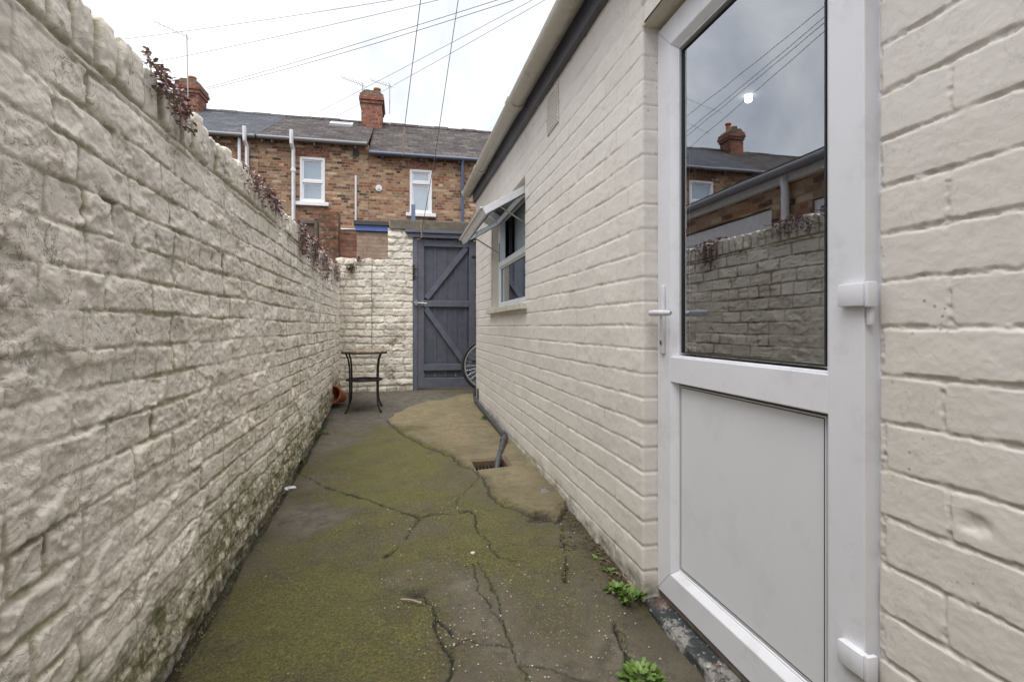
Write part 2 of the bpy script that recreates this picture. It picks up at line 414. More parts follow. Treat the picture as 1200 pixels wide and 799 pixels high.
    def build(s, name, mat, parent=None, bevel=0, smooth=False, seg=2):
        me = bpy.data.meshes.new(name); me.from_pydata(s.v, [], s.f)
        bm = bmesh.new(); bm.from_mesh(me)
        bmesh.ops.recalc_face_normals(bm, faces=bm.faces)
        if bevel:
            es = [e for e in bm.edges if len(e.link_faces) == 2 and e.calc_face_angle(0) > .5]
            bmesh.ops.bevel(bm, geom=es, offset=bevel, segments=seg, affect='EDGES', profile=.5, clamp_overlap=True)
        bm.to_mesh(me); bm.free()
        if smooth: me.shade_smooth()
        if smooth and smooth != 'all':
            try: me.set_sharp_from_angle(angle=R(38))
            except Exception: pass
        return link(name, me, mat, parent)

def grid_mesh(name, P, mask=None, attrs=None, mat=None, parent=None, flip=False):
    """P: (ni,nj,3) array; mask (ni-1,nj-1) bool of faces kept"""
    ni, nj, _ = P.shape
    idx = np.arange(ni*nj).reshape(ni, nj)
    q = np.stack([idx[:-1, :-1], idx[1:, :-1], idx[1:, 1:], idx[:-1, 1:]], -1)
    if flip: q = q[..., ::-1]
    q = q.reshape(-1, 4) if mask is None else q[mask]
    used = np.unique(q); remap = np.full(ni*nj, -1); remap[used] = np.arange(len(used))
    q = remap[q]; V = P.reshape(-1, 3)[used]
    me = bpy.data.meshes.new(name)
    me.vertices.add(len(V)); me.vertices.foreach_set('co', V.astype(np.float32).ravel())
    me.loops.add(q.size); me.loops.foreach_set('vertex_index', q.astype(np.int32).ravel())
    me.polygons.add(len(q)); me.polygons.foreach_set('loop_start', np.arange(0, q.size, 4, dtype=np.int32))
    me.update(calc_edges=True)
    me.polygons.foreach_set('use_smooth', np.ones(len(q), dtype=bool))
    for k, a in (attrs or {}).items():
        at = me.attributes.new(k, 'FLOAT', 'POINT'); at.data.foreach_set('value', np.clip(a, 0, 1).ravel()[used].astype(np.float32))
    me.validate()
    return link(name, me, mat, parent)

def brick_field(S, Z, ch=.088, bl=.24, seed=0, jw=.005, edge=.006, depth=.006, warp=.006, vary=.0025, tilt=.002, header_every=0, jrough=.4, zoff=0, worn=0.0, vf=1.0):
    Zw = Z+zoff+fbm(S*2.2, Z*2.2, 3, seed+1)*warp*2+fbm(S*14, Z*14, 3, seed+2)*warp*.7
    Sw = S+fbm(S*9, Z*9, 3, seed+5)*warp*1.2
    row = np.floor(Zw/ch); fz = Zw-row*ch
    bw = np.full_like(Z, bl)
    if header_every: bw = np.where(np.mod(row, header_every) == 2, bl/2, bl)
    off = np.mod(row, 2)*bl*.5+rnd(row, 3, seed)*bl*(.06 if not header_every else .25)
    c = np.floor((Sw+off)/bw); fs = (Sw+off)-c*bw
    hx, hz = bw/2, ch/2; rr = .012
    qx = np.abs(fs-hx)-(hx-rr); qz = np.abs(fz-hz)-(hz-rr)
    sd = np.hypot(np.maximum(qx, 0), np.maximum(qz, 0))+np.minimum(np.maximum(qx, qz), 0)-rr   # negative inside
    di = -sd
    jn = fbm(S*32, Z*32, 4, seed+7)
    jwv = jw*(1+jrough*4*jn+worn*4*fbm(S*4, Z*4, 2, seed+33))
    pr = sstep(0, 1, (di-jwv)/edge)
    if vf < 1:
        prz = sstep(0, 1, (hz-np.abs(fz-hz)-jwv)/edge)
        pr = np.minimum(prz, 1-(1-pr)*vf)
    r1 = rnd(row, c, seed); r2 = rnd(row, c, seed+4); r3 = rnd(row, c, seed+9)
    h = pr*depth+pr*((r1-.5)*2*vary+(fs/bw-.5)*(r2-.5)*2*tilt+(fz/ch-.5)*(r3-.5)*2*tilt)
    joint = 1-pr
    return h, joint, r1

def arange(*segs):
    """segs: (start, end, step)..."""
    out = []
    for a, b, st in segs:
        n = max(1, int(round((b-a)/st))); out += list(np.linspace(a, b, n, endpoint=False))
    out.append(segs[-1][1]); return np.array(out)

# ------------------------------------------------------------------ ground
ground = MB().add([(-900, -900, -.25), (900, -900, -.25), (900, 900, -.25), (-900, 900, -.25)], [(0, 1, 2, 3)]).build('ground', M['soil'])
props(ground, kind='structure')
al = MB().box(-14, 8, 6.80, 8.35, -.2, .14).build('alley', M['alley']); props(al, kind='structure')

CR = [  # crack polylines traced in the photograph, laid on the floor: (points, half width m)
 ([(355, 556), (372, 566), (392, 574), (420, 581), (445, 590), (465, 597), (480, 601), (493, 606), (505, 603), (519, 602), (535, 600), (549, 598), (558, 602)], .010),
 ([(493, 606), (484, 616), (477, 626), (464, 640), (453, 651)], .010),
 ([(558, 602), (560, 613), (561, 624), (572, 634), (577, 644), (588, 652), (602, 656)], .006),
 ([(480, 689), (496, 700), (510, 722), (513, 738), (519, 751), (528, 760), (528, 769), (523, 790), (520, 812)], .006),
 ([(512, 722), (522, 730), (531, 742)], .005),
 ([(560, 655), (580, 690), (587, 727), (599, 751), (604, 762), (611, 775), (620, 799), (622, 815)], .003),
 ([(599, 751), (575, 752), (550, 748), (528, 757)], .004),
 ([(611, 778), (635, 783), (668, 790), (700, 800)], .005),
 ([(720, 727), (727, 742), (733, 756), (736, 767), (737, 782)], .005),
 ([(656, 617), (661, 632), (665, 647), (662, 665), (664, 682)], .006),
 ([(535, 585), (535, 600)], .003), ([(535, 585), (552, 573), (560, 560)], .0025),
 ([(599, 751), (590, 735), (577, 720), (566, 700), (560, 680), (556, 655)], .0025),
]
CR = [([px2g(*p) for p in pts], w) for pts, w in CR]
TAN1 = [px2g(*p) for p in [(455, 491), (462, 485), (478, 478), (500, 470), (520, 464), (540, 460), (562, 458), (600, 470), (640, 520), (625, 545), (592, 536), (552, 537), (535, 537), (520, 533), (505, 526), (490, 519), (478, 512), (465, 502), (457, 497)]]
TAN2 = [px2g(*p) for p in [(530, 533), (552, 531), (640, 528), (672, 580), (658, 606), (652, 612), (636, 607), (622, 604), (606, 598), (594, 595), (580, 588), (573, 580), (571, 570), (566, 560), (556, 551), (540, 546), (532, 540)]]
def seg_dist(X, Y, a, b):
    ax, ay = a; bx, by = b; dx, dy = bx-ax, by-ay
    t = np.clip(((X-ax)*dx+(Y-ay)*dy)/(dx*dx+dy*dy+1e-12), 0, 1)
    return np.hypot(X-ax-t*dx, Y-ay-t*dy)
def poly_sd(X, Y, poly):
    d = np.full(X.shape, 9.0); ins = np.zeros(X.shape, bool); n = len(poly)
    for i in range(n):
        a, b = poly[i], poly[(i+1) % n]
        d = np.minimum(d, seg_dist(X, Y, a, b))
        if a[1] != b[1]:
            c = ((a[1] > Y) != (b[1] > Y)) & (X < (b[0]-a[0])*(Y-a[1])/(b[1]-a[1])+a[0]); ins ^= c
    return np.where(ins, d, -d)
def blob(X, Y, px, py, r, seed=0):
    gx, gy = px2g(px, py)
    return sstep(1.25, .35, np.hypot(X-gx, Y-gy)/r+fbm(X*7, Y*7, 3, 60+seed)*.9)

def floor_fields(X, Y):
    Xw = X+fbm(X*11, Y*11, 4, 70)*.05; Yw = Y+fbm(X*11, Y*11, 4, 71)*.05
    z = ground_z(X, Y)+fbm(X*1.6, Y*1.6, 3, 72)*.03+fbm(X*9, Y*9, 4, 73)*.007+fbm(X*60, Y*60, 3, 74)*.0022
    crack = np.zeros(X.shape)
    for pts, w in CR:
        d = np.full(X.shape, 9.0)
        for a, b in zip(pts[:-1], pts[1:]): d = np.minimum(d, seg_dist(Xw, Yw, a, b))
        ww = w*(1.3+4.2*fbm(X*10, Y*10, 3, 76))
        crack = np.maximum(crack, sstep(1.25, .5, d/np.maximum(ww*.45, .0026))*sstep(-.30, -.16, fbm(X*5, Y*5, 3, 88)))
        z = z-.004*sstep(.10, .0, d)
    sd = np.maximum(poly_sd(Xw, Yw, TAN1), poly_sd(Xw, Yw, TAN2))
    tan = sstep(-.004, .012, sd)
    z = z+tan*.013
    crack = np.maximum(crack, sstep(.008, .002, np.abs(sd+.006+fbm(X*8, Y*8, 2, 75)*.008))*(.75))
    # pit of broken rubble and hollow with a twig
    pits = []
    for (px, py, r, dep) in ((634, 607, .075, .022), (486, 692, .045, .014), (668, 640, .05, .01)):
        gx, gy = px2g(px, py); q = sstep(1.1, .55, np.hypot((X-gx), (Y-gy)*1.1)/r+fbm(X*22, Y*22, 3, 77)*.9)
        z = z-q*dep*(1+fbm(X*90, Y*90, 2, 78)*1.2); pits.append(q)
    crack = crack*.98
    z = z-crack*.008
    # gutter of lost mortar along the left wall, soil strip along the right wall
    dl = X-(-0.665-0.0146*Y); gl = sstep(.038, .008, dl+fbm(X*6, Y*6, 3, 79)*.03)*sstep(5.6, 4.6, Y)
    z = z-gl*.035
    dr = .842-X; gr = sstep(.13, .02, dr+fbm(X*7, Y*7, 4, 80)*.14)*sstep(1.3, 1.8, Y)*sstep(3.4, 2.9, Y)
    z = z-gr*.012*(1-tan)+gr*fbm(X*40, Y*40, 3, 82)*.012
    # drain hole
    dh = (X > .455) & (X < .705) & (Y > 3.285) & (Y < 3.535)
    z = np.where(dh, z-.12, z)
    moss = .60+fbm(X*1.5, Y*1.5, 5, 84)*1.6
    moss = moss+.45*blob(X, Y, 450, 560, .55, 1)+.35*blob(X, Y, 400, 700, .5, 2)+.25*blob(X, Y, 470, 530, .5, 7)+.3*blob(X, Y, 530, 640, .3, 9)
    moss = moss-.6*blob(X, Y, 365, 610, .24, 3)-.36*blob(X, Y, 640, 740, .4, 4)*.8-.35*blob(X, Y, 500, 680, .2, 5)-.3*blob(X, Y, 560, 720, .2, 6)-.3*blob(X, Y, 760, 760, .2, 8)
    moss = moss-.6*sstep(4.6, 5.5, Y)-.42*tan+.30*sstep(1.0, .3, np.abs(sd)/.06)*tan-.12*sstep(.3, .8, X)*sstep(3, 2, Y)
    moss = np.clip(moss, 0, 1)
    grey = np.clip(sstep(4.6, 5.2, Y+fbm(X*3, Y*3, 3, 86)*1.0)*.9+.5*blob(X, Y, 365, 610, .26, 3)+.5*blob(X, Y, 545, 595, .14, 2), 0, 1)*(1-tan)
    speck = np.clip(blob(X, Y, 640, 740, .35, 4)+blob(X, Y, 500, 690, .3, 5)+blob(X, Y, 560, 700, .3, 6), 0, 1)
    dirt = np.clip(gl*1.0+gr*.75*(1-tan*.7)+pits[0]+pits[1]*.9+pits[2]*.5+dh*1.0+.5*sstep(.10, .0, dl+fbm(X*8, Y*8, 3, 81)*.1), 0, 1)
    return z, dict(tan=tan, moss=moss, grey=grey, speck=speck, dirt=dirt, crack=crack)
xs = arange((-.86, 1.05, .005)); ys = arange((-2.5, 1.15, .05), (1.15, 3.1, .0052), (3.1, 6.85, .009))
X, Y = np.meshgrid(xs, ys, indexing='ij'); Zf, at = floor_fields(X, Y)
fl = grid_mesh('yard_floor', np.stack([X, Y, Zf], -1), None, at, M['floor']); props(fl, kind='structure')
xs = arange((1.05, 3.2, .02)); ys = arange((5.8, 6.85, .02))
X, Y = np.meshgrid(xs, ys, indexing='ij'); Zf, at = floor_fields(X, Y)
fl2 = grid_mesh('side_passage_floor', np.stack([X, Y, Zf], -1), None, at, M['floor']); props(fl2, kind='structure')

# ------------------------------------------------------------------ left yard wall (rough painted brick with a brick-on-edge coping)
ZT = 1.70; THK = .23
ys = arange((-2.5, .35, .03), (.35, 2.4, .0046), (2.4, 6.56, .0078))
f_ = arange((-.15, ZT, .0048)); t_ = arange((0, THK, .009)); b_ = arange((0, ZT+.15, .04))
s_all = np.concatenate([f_, ZT+t_[1:], ZT+THK+b_[1:]])
S, Yg = np.meshgrid(s_all, ys, indexing='ij')
onf = S <= ZT; ont = (S > ZT) & (S <= ZT+THK); onb = S > ZT+THK
fz = np.where(onf, S, np.where(ont, ZT, ZT-(S-ZT-THK)))
fx = np.where(onf, 0, np.where(ont, -(S-ZT), -THK))
# rounded corner blending of normals
ang = np.where(onf, sstep(ZT-.03, ZT, S)*45, np.where(ont, 45+45*sstep(ZT, ZT+.03, S)+45*sstep(ZT+THK-.03, ZT+THK, S), 135+45*sstep(ZT+THK, ZT+THK+.03, S)))
nx, nz = np.cos(np.radians(ang)), np.sin(np.radians(ang))
COPE = ZT-.118
hb, jt, r1 = brick_field(Yg, S, ch=.088, bl=.238, seed=3, jw=.0030, edge=.0055, depth=.0062, warp=.0075, vary=.0016, tilt=.003, header_every=4, jrough=1.0, zoff=.02, worn=.8)
# coping bricks
cw = .083; Yc = Yg+fbm(Yg*5, S*1.2, 3, 21)*.02
ci = np.floor(Yc/cw); cf = Yc-ci*cw; rc = rnd(ci, 5, 8); rc2 = rnd(ci, 7, 12)
dic = np.minimum(cf, cw-cf); dtop = S-COPE
prc = sstep(.003, .014, dic+fbm(Yg*30, S*30, 3, 22)*.006)*sstep(.0, .014, np.minimum(dtop, 99)-.003)
hc = prc*.013+prc*((rc-.5)*.018+(cf/cw-.5)*(rc2-.5)*.01)+np.where(ont, (rc2-.5)*.028*prc-.012*(1-prc), 0)
iscope = S > COPE
h = np.where(iscope, hc, hb); joint = np.where(iscope, 1-prc, jt); rr = np.where(iscope, rc, r1)
# smeared render hiding the joints in patches, lumps, flaked hollows
smear = sstep(-.02, .16, fbm(Yg*1.6, S*2.4, 3, 24)+.02+.13*sstep(1.3, .9, S)*sstep(2.8, 1.2, Yg))*np.where(iscope, .15, 1)
h = lerp(h, .007+fbm(Yg*5, S*9, 4, 25)*.012, smear*.62); joint = joint*(1-smear*.6)
fine = onf | ont
rough = fbm(Yg*3.2, S*4.5, 4, 26, .5)*.008+fbm(Yg*16, S*26, 5, 27, .62)*.0050+fbm(Yg*60, S*80, 3, 28, .7)*.0030
rough = rough-.0025*sstep(.22, .26, fbm(Yg*22, S*30, 3, 133))
wx_ = Yg+fbm(Yg*8, S*8, 3, 130)*.12; wz_ = S+fbm(Yg*8, S*8, 3, 131)*.12
layer = fbm(wx_*5, wz_*13, 3, 132); rough = rough+.0024*sstep(.03, .042, layer)+.0022*sstep(.12, .132, layer)-.002*sstep(-.12, -.132, layer)
rid = 1-np.abs(fbm(Yg*6.5, S*12, 4, 29))*9; rid = np.clip(rid, 0, 1)
rough = rough-rid*.0030*sstep(-.1, .15, fbm(Yg*2, S*2, 2, 30))
fl_ = sstep(.10, .17, fbm(Yg*7, S*11, 4, 31)); rough = rough-fl_*.006
h = h+rough*fine
# drips / ledge thickening at the foot and slight bulge of the wall
bulge = fbm(Yg*.6, S*.9, 2, 32)*.035*onf
h = h+bulge
foot = sstep(.40, .08, S+fbm(Yg*4, S*4, 3, 34)*.30-np.interp(Yg, GY, GLz))
h = h-foot*.012*fbm(Yg*12, S*20, 3, 35)*1.2-sstep(.06, .0, S-np.interp(Yg, GY, GLz))*.02
hole = np.exp(-(((Yg-.885)/.016)**2+((S-.80)/.016)**2)); h = h-hole*.012
hole2 = np.exp(-(((Yg-.895)/.01)**2+((S-.77)/.014)**2))
topm = fbm(Yg*4, S*4, 4, 36)
moss = foot*(1.35+1.0*topm)+np.where(iscope, .10+.5*np.clip(topm, 0, 1), 0)+joint*.35*sstep(1.0, 1.6, S)
st = np.clip(hole+hole2+joint*sstep(.16, .22, fbm(Yg*6, S*6, 3, 37))*.7, 0, 1)
P = np.stack([-0.665-0.0146*Yg+fx+nx*h, Yg, fz+nz*h], -1)
wall_l = grid_mesh('yard_wall', P, None, dict(joint=joint, moss=moss, rnd=.5+(rr-.5)*.8+fbm(Yg*2, S*2, 3, 38)*.6, stain=st), M['paint_left'], flip=True)
props(wall_l, 'long rough white-painted brick wall with upright brick coping, running down the left side of the yard', 'brick wall')

# ------------------------------------------------------------------ right-hand building
XR, XD, XN = .840, .895, .922          # long wall face, door leaf face, near wall face
YD0, YD1, YE = .83, 1.694, 5.94        # door opening, building end
bld = thing('rear_extension', (1.9, 3.0, 0), 'single-storey cream-painted brick extension along the right side, with white glazed door', 'building')
# plan path: reveal -> long wall -> end wall
def path_pts(pts, r=.007):
    """returns function s-> (x,y,nx,ny) sampled arrays; outward normal on the left of travel handled by sign"""
    return pts
def wall_sheet(name, pts, seg_steps, zs, seed, mat, parent, holes=(), sign=1, **kw):
    # pts: plan polyline; sample each leg; normals smoothed at the corners
    PX, PY, NX, NY, SS = [], [], [], [], []
    acc = 0
    legs = []
    for a, b in zip(pts[:-1], pts[1:]):
        L = math.hypot(b[0]-a[0], b[1]-a[1]); t = ((b[0]-a[0])/L, (b[1]-a[1])/L); legs.append((a, b, L, t))
    for i, (a, b, L, t) in enumerate(legs):
        ss = arange(*[(p*L if p <= 1 else p, q*L if q <= 1 else q, st) for p, q, st in seg_steps[i]])
        n = (t[1]*sign, -t[0]*sign)
        for s in (ss if i == 0 else ss[1:]):
            nx_, ny_ = n
            if i > 0 and s < .005:
                t0 = legs[i-1][3]; n0 = (t0[1]*sign, -t0[0]*sign); w = .5+.5*s/.005
                nx_, ny_ = n0[0]*(1-w)+n[0]*w, n0[1]*(1-w)+n[1]*w
            if i < len(legs)-1 and L-s < .005:
                t1 = legs[i+1][3]; n1 = (t1[1]*sign, -t1[0]*sign); w = .5+.5*(L-s)/.005
                nx_, ny_ = n1[0]*(1-w)+n[0]*w, n1[1]*(1-w)+n[1]*w
            PX.append(a[0]+t[0]*s); PY.append(a[1]+t[1]*s); NX.append(nx_); NY.append(ny_); SS.append(acc+s)
        acc += L
    PX, PY, NX, NY, SS = map(np.array, (PX, PY, NX, NY, SS))
    S, Z = np.meshgrid(SS, zs, indexing='ij')
    L0 = legs[0][2]; Sb = np.maximum(S-L0, .03)+.238*20
    h, joint, r1 = brick_field(Sb, Z, seed=seed, **kw)
    return S, Z, h, joint, r1, PX, PY, NX, NY

zs = arange((-.12, 2.12, .0052), (2.12, 2.56, .012))
S, Z, h, joint, r1, PX, PY, NX, NY = wall_sheet('wall', [(XN+.05, YD1), (XR, YD1), (XR, YE), (3.4, YE)],
    [[(0, 1, .006)], [(0, 1.3, .0052), (1.3, YE-YD1, .009)], [(0, 1, .02)]], zs, 41, None, None, sign=-1,
    ch=.0875, bl=.238, jw=.0018, edge=.0042, depth=.0032, warp=.006, vary=.0007, tilt=.0010, jrough=1.0, zoff=.045, worn=.7, vf=.65)
h = h+fbm(S*2, Z*3, 4, 42)*.004+fbm(S*18, Z*26, 4, 43)*.0028+fbm(S*60, Z*60, 3, 44)*.0010
yy = PY[:, None]+0*Z; xx = PX[:, None]+0*Z
low = sstep(.10, .0, Z-np.interp(yy, GRY, GRz)+fbm(S*6, Z*6, 3, 45)*.10)
h = h+low*fbm(S*20, Z*20, 3, 46)*.012
Pw = np.stack([xx+NX[:, None]*h, yy+NY[:, None]*h, Z], -1)
WY0, WY1, WZ0, WZ1 = 3.476, 4.87, 1.165, 2.06
cy = (yy[:-1, :-1]+yy[1:, 1:])/2; cz = (Z[:-1, :-1]+Z[1:, 1:])/2; cx = (xx[:-1, :-1]+xx[1:, 1:])/2
onlong = np.abs(cx-XR) < .004
mask = ~(onlong & (cy > WY0) & (cy < WY1) & (cz > WZ0) & (cz < WZ1))
stn = sstep(.20, .26, fbm(S*5, Z*5, 4, 47))*joint*.5
aw = dict(joint=joint*sstep(-.12, .12, fbm(S*3, Z*3, 3, 48)), moss=low*.75, rnd=.55+(r1-.5)*.35+fbm(S*1.5, Z*1.5, 3, 49)*.5, stain=stn)
grid_mesh('wall', Pw, mask, aw, M['paint_right'], bld, flip=False)
# wall over the door (same face), near wall to the right of the door
ys2 = arange((.78, YD1-.001, .006)); zs2 = arange((2.075, 2.56, .008))
S, Z = np.meshgrid(ys2, zs2, indexing='ij')
h, joint, r1 = brick_field(S-YD1+.238*20, Z, seed=41, ch=.0875, bl=.238, jw=.0035, edge=.006, depth=.0065, warp=.006, vary=.0016, tilt=.002, zoff=.045)
grid_mesh('wall', np.stack([XR-h, S, Z], -1), None, dict(joint=joint, moss=0*S, rnd=r1*.3+.4, stain=0*S), M['paint_right'], bld, flip=False)
ys3 = arange((-2.5, .1, .03), (.1, YD0+.0145, .0032)); zs3 = arange((-.12, .2, .02), (.2, 1.75, .0034), (1.75, 2.56, .02))
S, Z = np.meshgrid(ys3, zs3, indexing='ij')
h, joint, r1 = brick_field(YD0-S, Z, seed=55, ch=.0925, bl=.25, jw=.0024, edge=.0034, depth=.0040, warp=.0045, vary=.0008, tilt=.0012, jrough=.8, zoff=.021, vf=.7)
rag = (1-sstep(.0, .6, 1-joint))
h = h+fbm(S*3, Z*4, 4, 56)*.003+fbm(S*24, Z*34, 5, 57, .6)*.0022+joint*fbm(S*50, Z*120, 4, 58, .65)*.013
h = h+fbm(S*110, Z*110, 3, 59, .6)*.0008
yk = .668; zk = .675
chip = np.exp(-(((S-yk)/.026)**2+((Z-zk)/.017)**2)**2); h = h-chip*.005+chip*fbm(S*60, Z*60, 3, 61)*.008
h = h-sstep(YD0+.008, YD0+.0145, S)*.006
grid_mesh('wall', np.stack([XN+.006-h, S, Z], -1), None, dict(joint=joint*.45, moss=sstep(.12, .03, Z)*.6, rnd=.5+(r1-.5)*.4, stain=0*S), M['paint_right'], bld, flip=False)
# solid body behind the face sheets, soffit over the door, window reveal
b = MB()
LP = plain('reveal_paint', (.62, .575, .49), .7, var=.05, scale=8, bumpd=.002, dirt=(.45, .4, .3), dirtamt=.3)
b.box(XR-.0015, XN+.10, .80, YD1-.001, 2.0705, 2.080); b.build('door_soffit', LP, bld)
b = MB()
b.box(XR+.001, XR+.11, WY0-.03, WY1+.03, WZ1, WZ1+.03)
b.box(XR+.001, XR+.11, WY0-.03, WY0, WZ0-.03, WZ1)
b.box(XR+.001, XR+.11, WY1, WY1+.03, WZ0-.03, WZ1)
rv = b.build('window_reveal', LP, bld, bevel=.003)
b = MB()   # inner leaf and closing walls
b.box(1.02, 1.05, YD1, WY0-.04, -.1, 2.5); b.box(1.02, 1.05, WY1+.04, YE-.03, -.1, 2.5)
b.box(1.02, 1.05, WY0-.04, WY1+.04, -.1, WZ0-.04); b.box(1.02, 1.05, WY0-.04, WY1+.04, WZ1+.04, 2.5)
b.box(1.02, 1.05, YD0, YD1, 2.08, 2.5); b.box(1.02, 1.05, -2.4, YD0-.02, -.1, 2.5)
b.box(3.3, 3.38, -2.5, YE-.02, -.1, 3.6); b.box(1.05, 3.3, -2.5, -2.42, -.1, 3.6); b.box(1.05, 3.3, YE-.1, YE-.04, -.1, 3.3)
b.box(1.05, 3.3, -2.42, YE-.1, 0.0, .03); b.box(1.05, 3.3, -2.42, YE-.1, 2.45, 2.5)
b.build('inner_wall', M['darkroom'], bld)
lamp = MB().lathe((2.12, 2.83, 2.42), [(0, -.012), (.017, -.010), (.022, -.004), (.022, .028)], 20).build('ceiling_lamp', M['lampglow'], bld)
# kitchen worktop line glimpsed inside
MB().box(2.6, 3.28, -.5, 5.5, .03, .88).box(2.58, 3.28, -.5, 5.5, .88, .92).build('worktop', plain('worktop_grey', (.3, .3, .3), .4), bld, bevel=.004)
# roof, fascia, gutter
def lin(Y): return 2.475+(Y-2.2)*.026
b = MB()
n = 12
b.add([(XR-.06, -2.5, lin(-2.5)+.09), (XR-.06, YE+.08, lin(YE)+.09), (3.5, YE+.08, 3.75), (3.5, -2.5, 3.75),
       (XR-.06, -2.5, lin(-2.5)+.06), (XR-.06, YE+.08, lin(YE)+.06), (3.5, YE+.08, 3.70), (3.5, -2.5, 3.70)],
      [(0, 1, 2, 3), (7, 6, 5, 4), (0, 4, 5, 1), (1, 5, 6, 2), (2, 6, 7, 3), (3, 7, 4, 0)])
b.build('roof', M['tile_side'], bld)
b = MB(); y0, y1 = -2.5, YE+.05
b.add([(XR-.035, y0, lin(y0)-.115), (XR-.035, y1, lin(y1)-.115), (XR-.035, y1, lin(y1)+.06), (XR-.035, y0, lin(y0)+.06),
       (XR+.03, y0, lin(y0)-.115), (XR+.03, y1, lin(y1)-.115), (XR+.03, y1, lin(y1)+.06), (XR+.03, y0, lin(y0)+.06)],
      [(0, 1, 2, 3), (4, 7, 6, 5), (0, 4, 5, 1), (2, 6, 7, 3), (1, 5, 6, 2), (0, 3, 7, 4)])
b.build('fascia', M['fascia'], bld, bevel=.003)
GXc = XR-.037-.062; GR = .058
def gut(y): return lin(y)-.0
b = MB(); ring = []
ylist = list(np.linspace(-2.5, 6.03, 18))
for y in ylist:
    pr = []
    for k in range(13):
        a = math.pi*k/12; pr.append((GXc-GR*math.cos(a), y, gut(y)-GR*math.sin(a)+.012))
    for k in range(12, -1, -1):
        a = math.pi*k/12; pr.append((GXc-(GR-.004)*math.cos(a), y, gut(y)-(GR-.004)*math.sin(a)+.012))
    ring.append(pr)
nn = 26; base = []
for pr in ring: base += pr
fs = []
for i in range(len(ylist)-1):
    for k in range(nn): fs.append((i*nn+k, i*nn+(k+1) % nn, (i+1)*nn+(k+1) % nn, (i+1)*nn+k))
fs.append(tuple(range(nn))); fs.append(tuple((len(ylist)-1)*nn+k for k in range(13)))
b.add(base, fs); gt = b.build('gutter', M['gutter'], bld, smooth=True)
for yb, wd in ((1.2, .03), (3.35, .09), (4.95, .09), (5.98, .035)):     # union clips and the stop end
    b = MB()
    for dy in ((-wd/2, wd/2),):
        vs = []; m2 = 13
        for y in dy:
            for rr_ in (GR+.001, GR+.007):
                for k in range(m2):
                    a = math.pi*k/12; vs.append((GXc-rr_*math.cos(a), yb+y, gut(yb)-rr_*math.sin(a)+.012))
        f2 = []
        for k in range(m2-1):
            f2 += [(k, k+1, m2+k+1, m2+k), (2*m2+k, 3*m2+k, 3*m2+k+1, 2*m2+k+1), (m2+k, m2+k+1, 3*m2+k+1, 3*m2+k)]
        b.add(vs, f2)
        b.tube([(GXc-(GR+.007)*math.cos(math.pi*k/12), yb-wd/2, gut(yb)-(GR+.007)*math.sin(math.pi*k/12)+.012) for k in range(13)], .0035, 6)
        b.tube([(GXc-(GR+.007)*math.cos(math.pi*k/12), yb+wd/2, gut(yb)-(GR+.007)*math.sin(math.pi*k/12)+.012) for k in range(13)], .0035, 6)
    b.build('bracket', M['gutter'], gt, smooth=True)
# air brick
vy, vz = 2.80, 2.235
b = MB().box(XR-.010, XR+.01, vy-.112, vy+.112, vz-.112, vz+.112)
for i in range(9):
    for j in range(6):
        b.box(XR-.0135, XR-.0098, vy-.10+j*.0345, vy-.10+j*.0345+.027, vz-.1+i*.0228, vz-.1+i*.0228+.013)
b.build('air_brick', M['paint_right'], bld)

# ---- door
dr = MB()
DZ0, DZ1 = .065, 2.055
dr.frame(YD0+.017, YD1-.004, DZ0, DZ1, .088, XD, XD+.065, 'x', bead=.020, bd=.018, gap=.0005)
zz = .855
dr.prism([(YD0+.017+.088, .812), (YD1-.004-.088, .812), (YD1-.004-.088, .898), (YD0+.017+.088, .898)], XD+.0006, XD+.06, 'x')
door = dr.build('door', M['upvc'], bld, bevel=.0022)
b = MB()   # glazing bead of upper and lower light
iy0, iy1 = YD0+.017+.108, YD1-.004-.108
for z0, z1 in ((.898, DZ1-.108), (DZ0+.108, .812)):
    b.frame(iy0-.001, iy1+.001, z0+.0, z1, .003, XD+.019, XD+.05, 'x', bead=.002, bd=.002, gap=.0004)
b.build('glazing_bead', M['upvc'], door, bevel=.001)
MB().frame(iy0+.012, iy1-.012, .912, DZ1-.122, .004, XD+.024, XD+.05, 'x').build('gasket', M['gasket'], door)
MB().box(XD+.030, XD+.034, iy0+.008, iy1-.008, .908, DZ1-.118).build('glass_pane', M['glass'], door)
MB().box(XD+.022, XD+.045, iy0+.008, iy1-.008, DZ0+.118, .802).build('lower_panel', M['upvc_panel'], door)
MB().frame(iy0+.012, iy1-.012, DZ0+.122, .798, .0025, XD+.0215, XD+.03, 'x').build('gasket', M['gasket'], door)
fr = MB().frame(YD0-.003, YD1+.001, .045, 2.0695, .04, XD+.036, XD+.09, 'x', gap=.0005).build('door_frame', M['upvc'], bld, bevel=.0015)
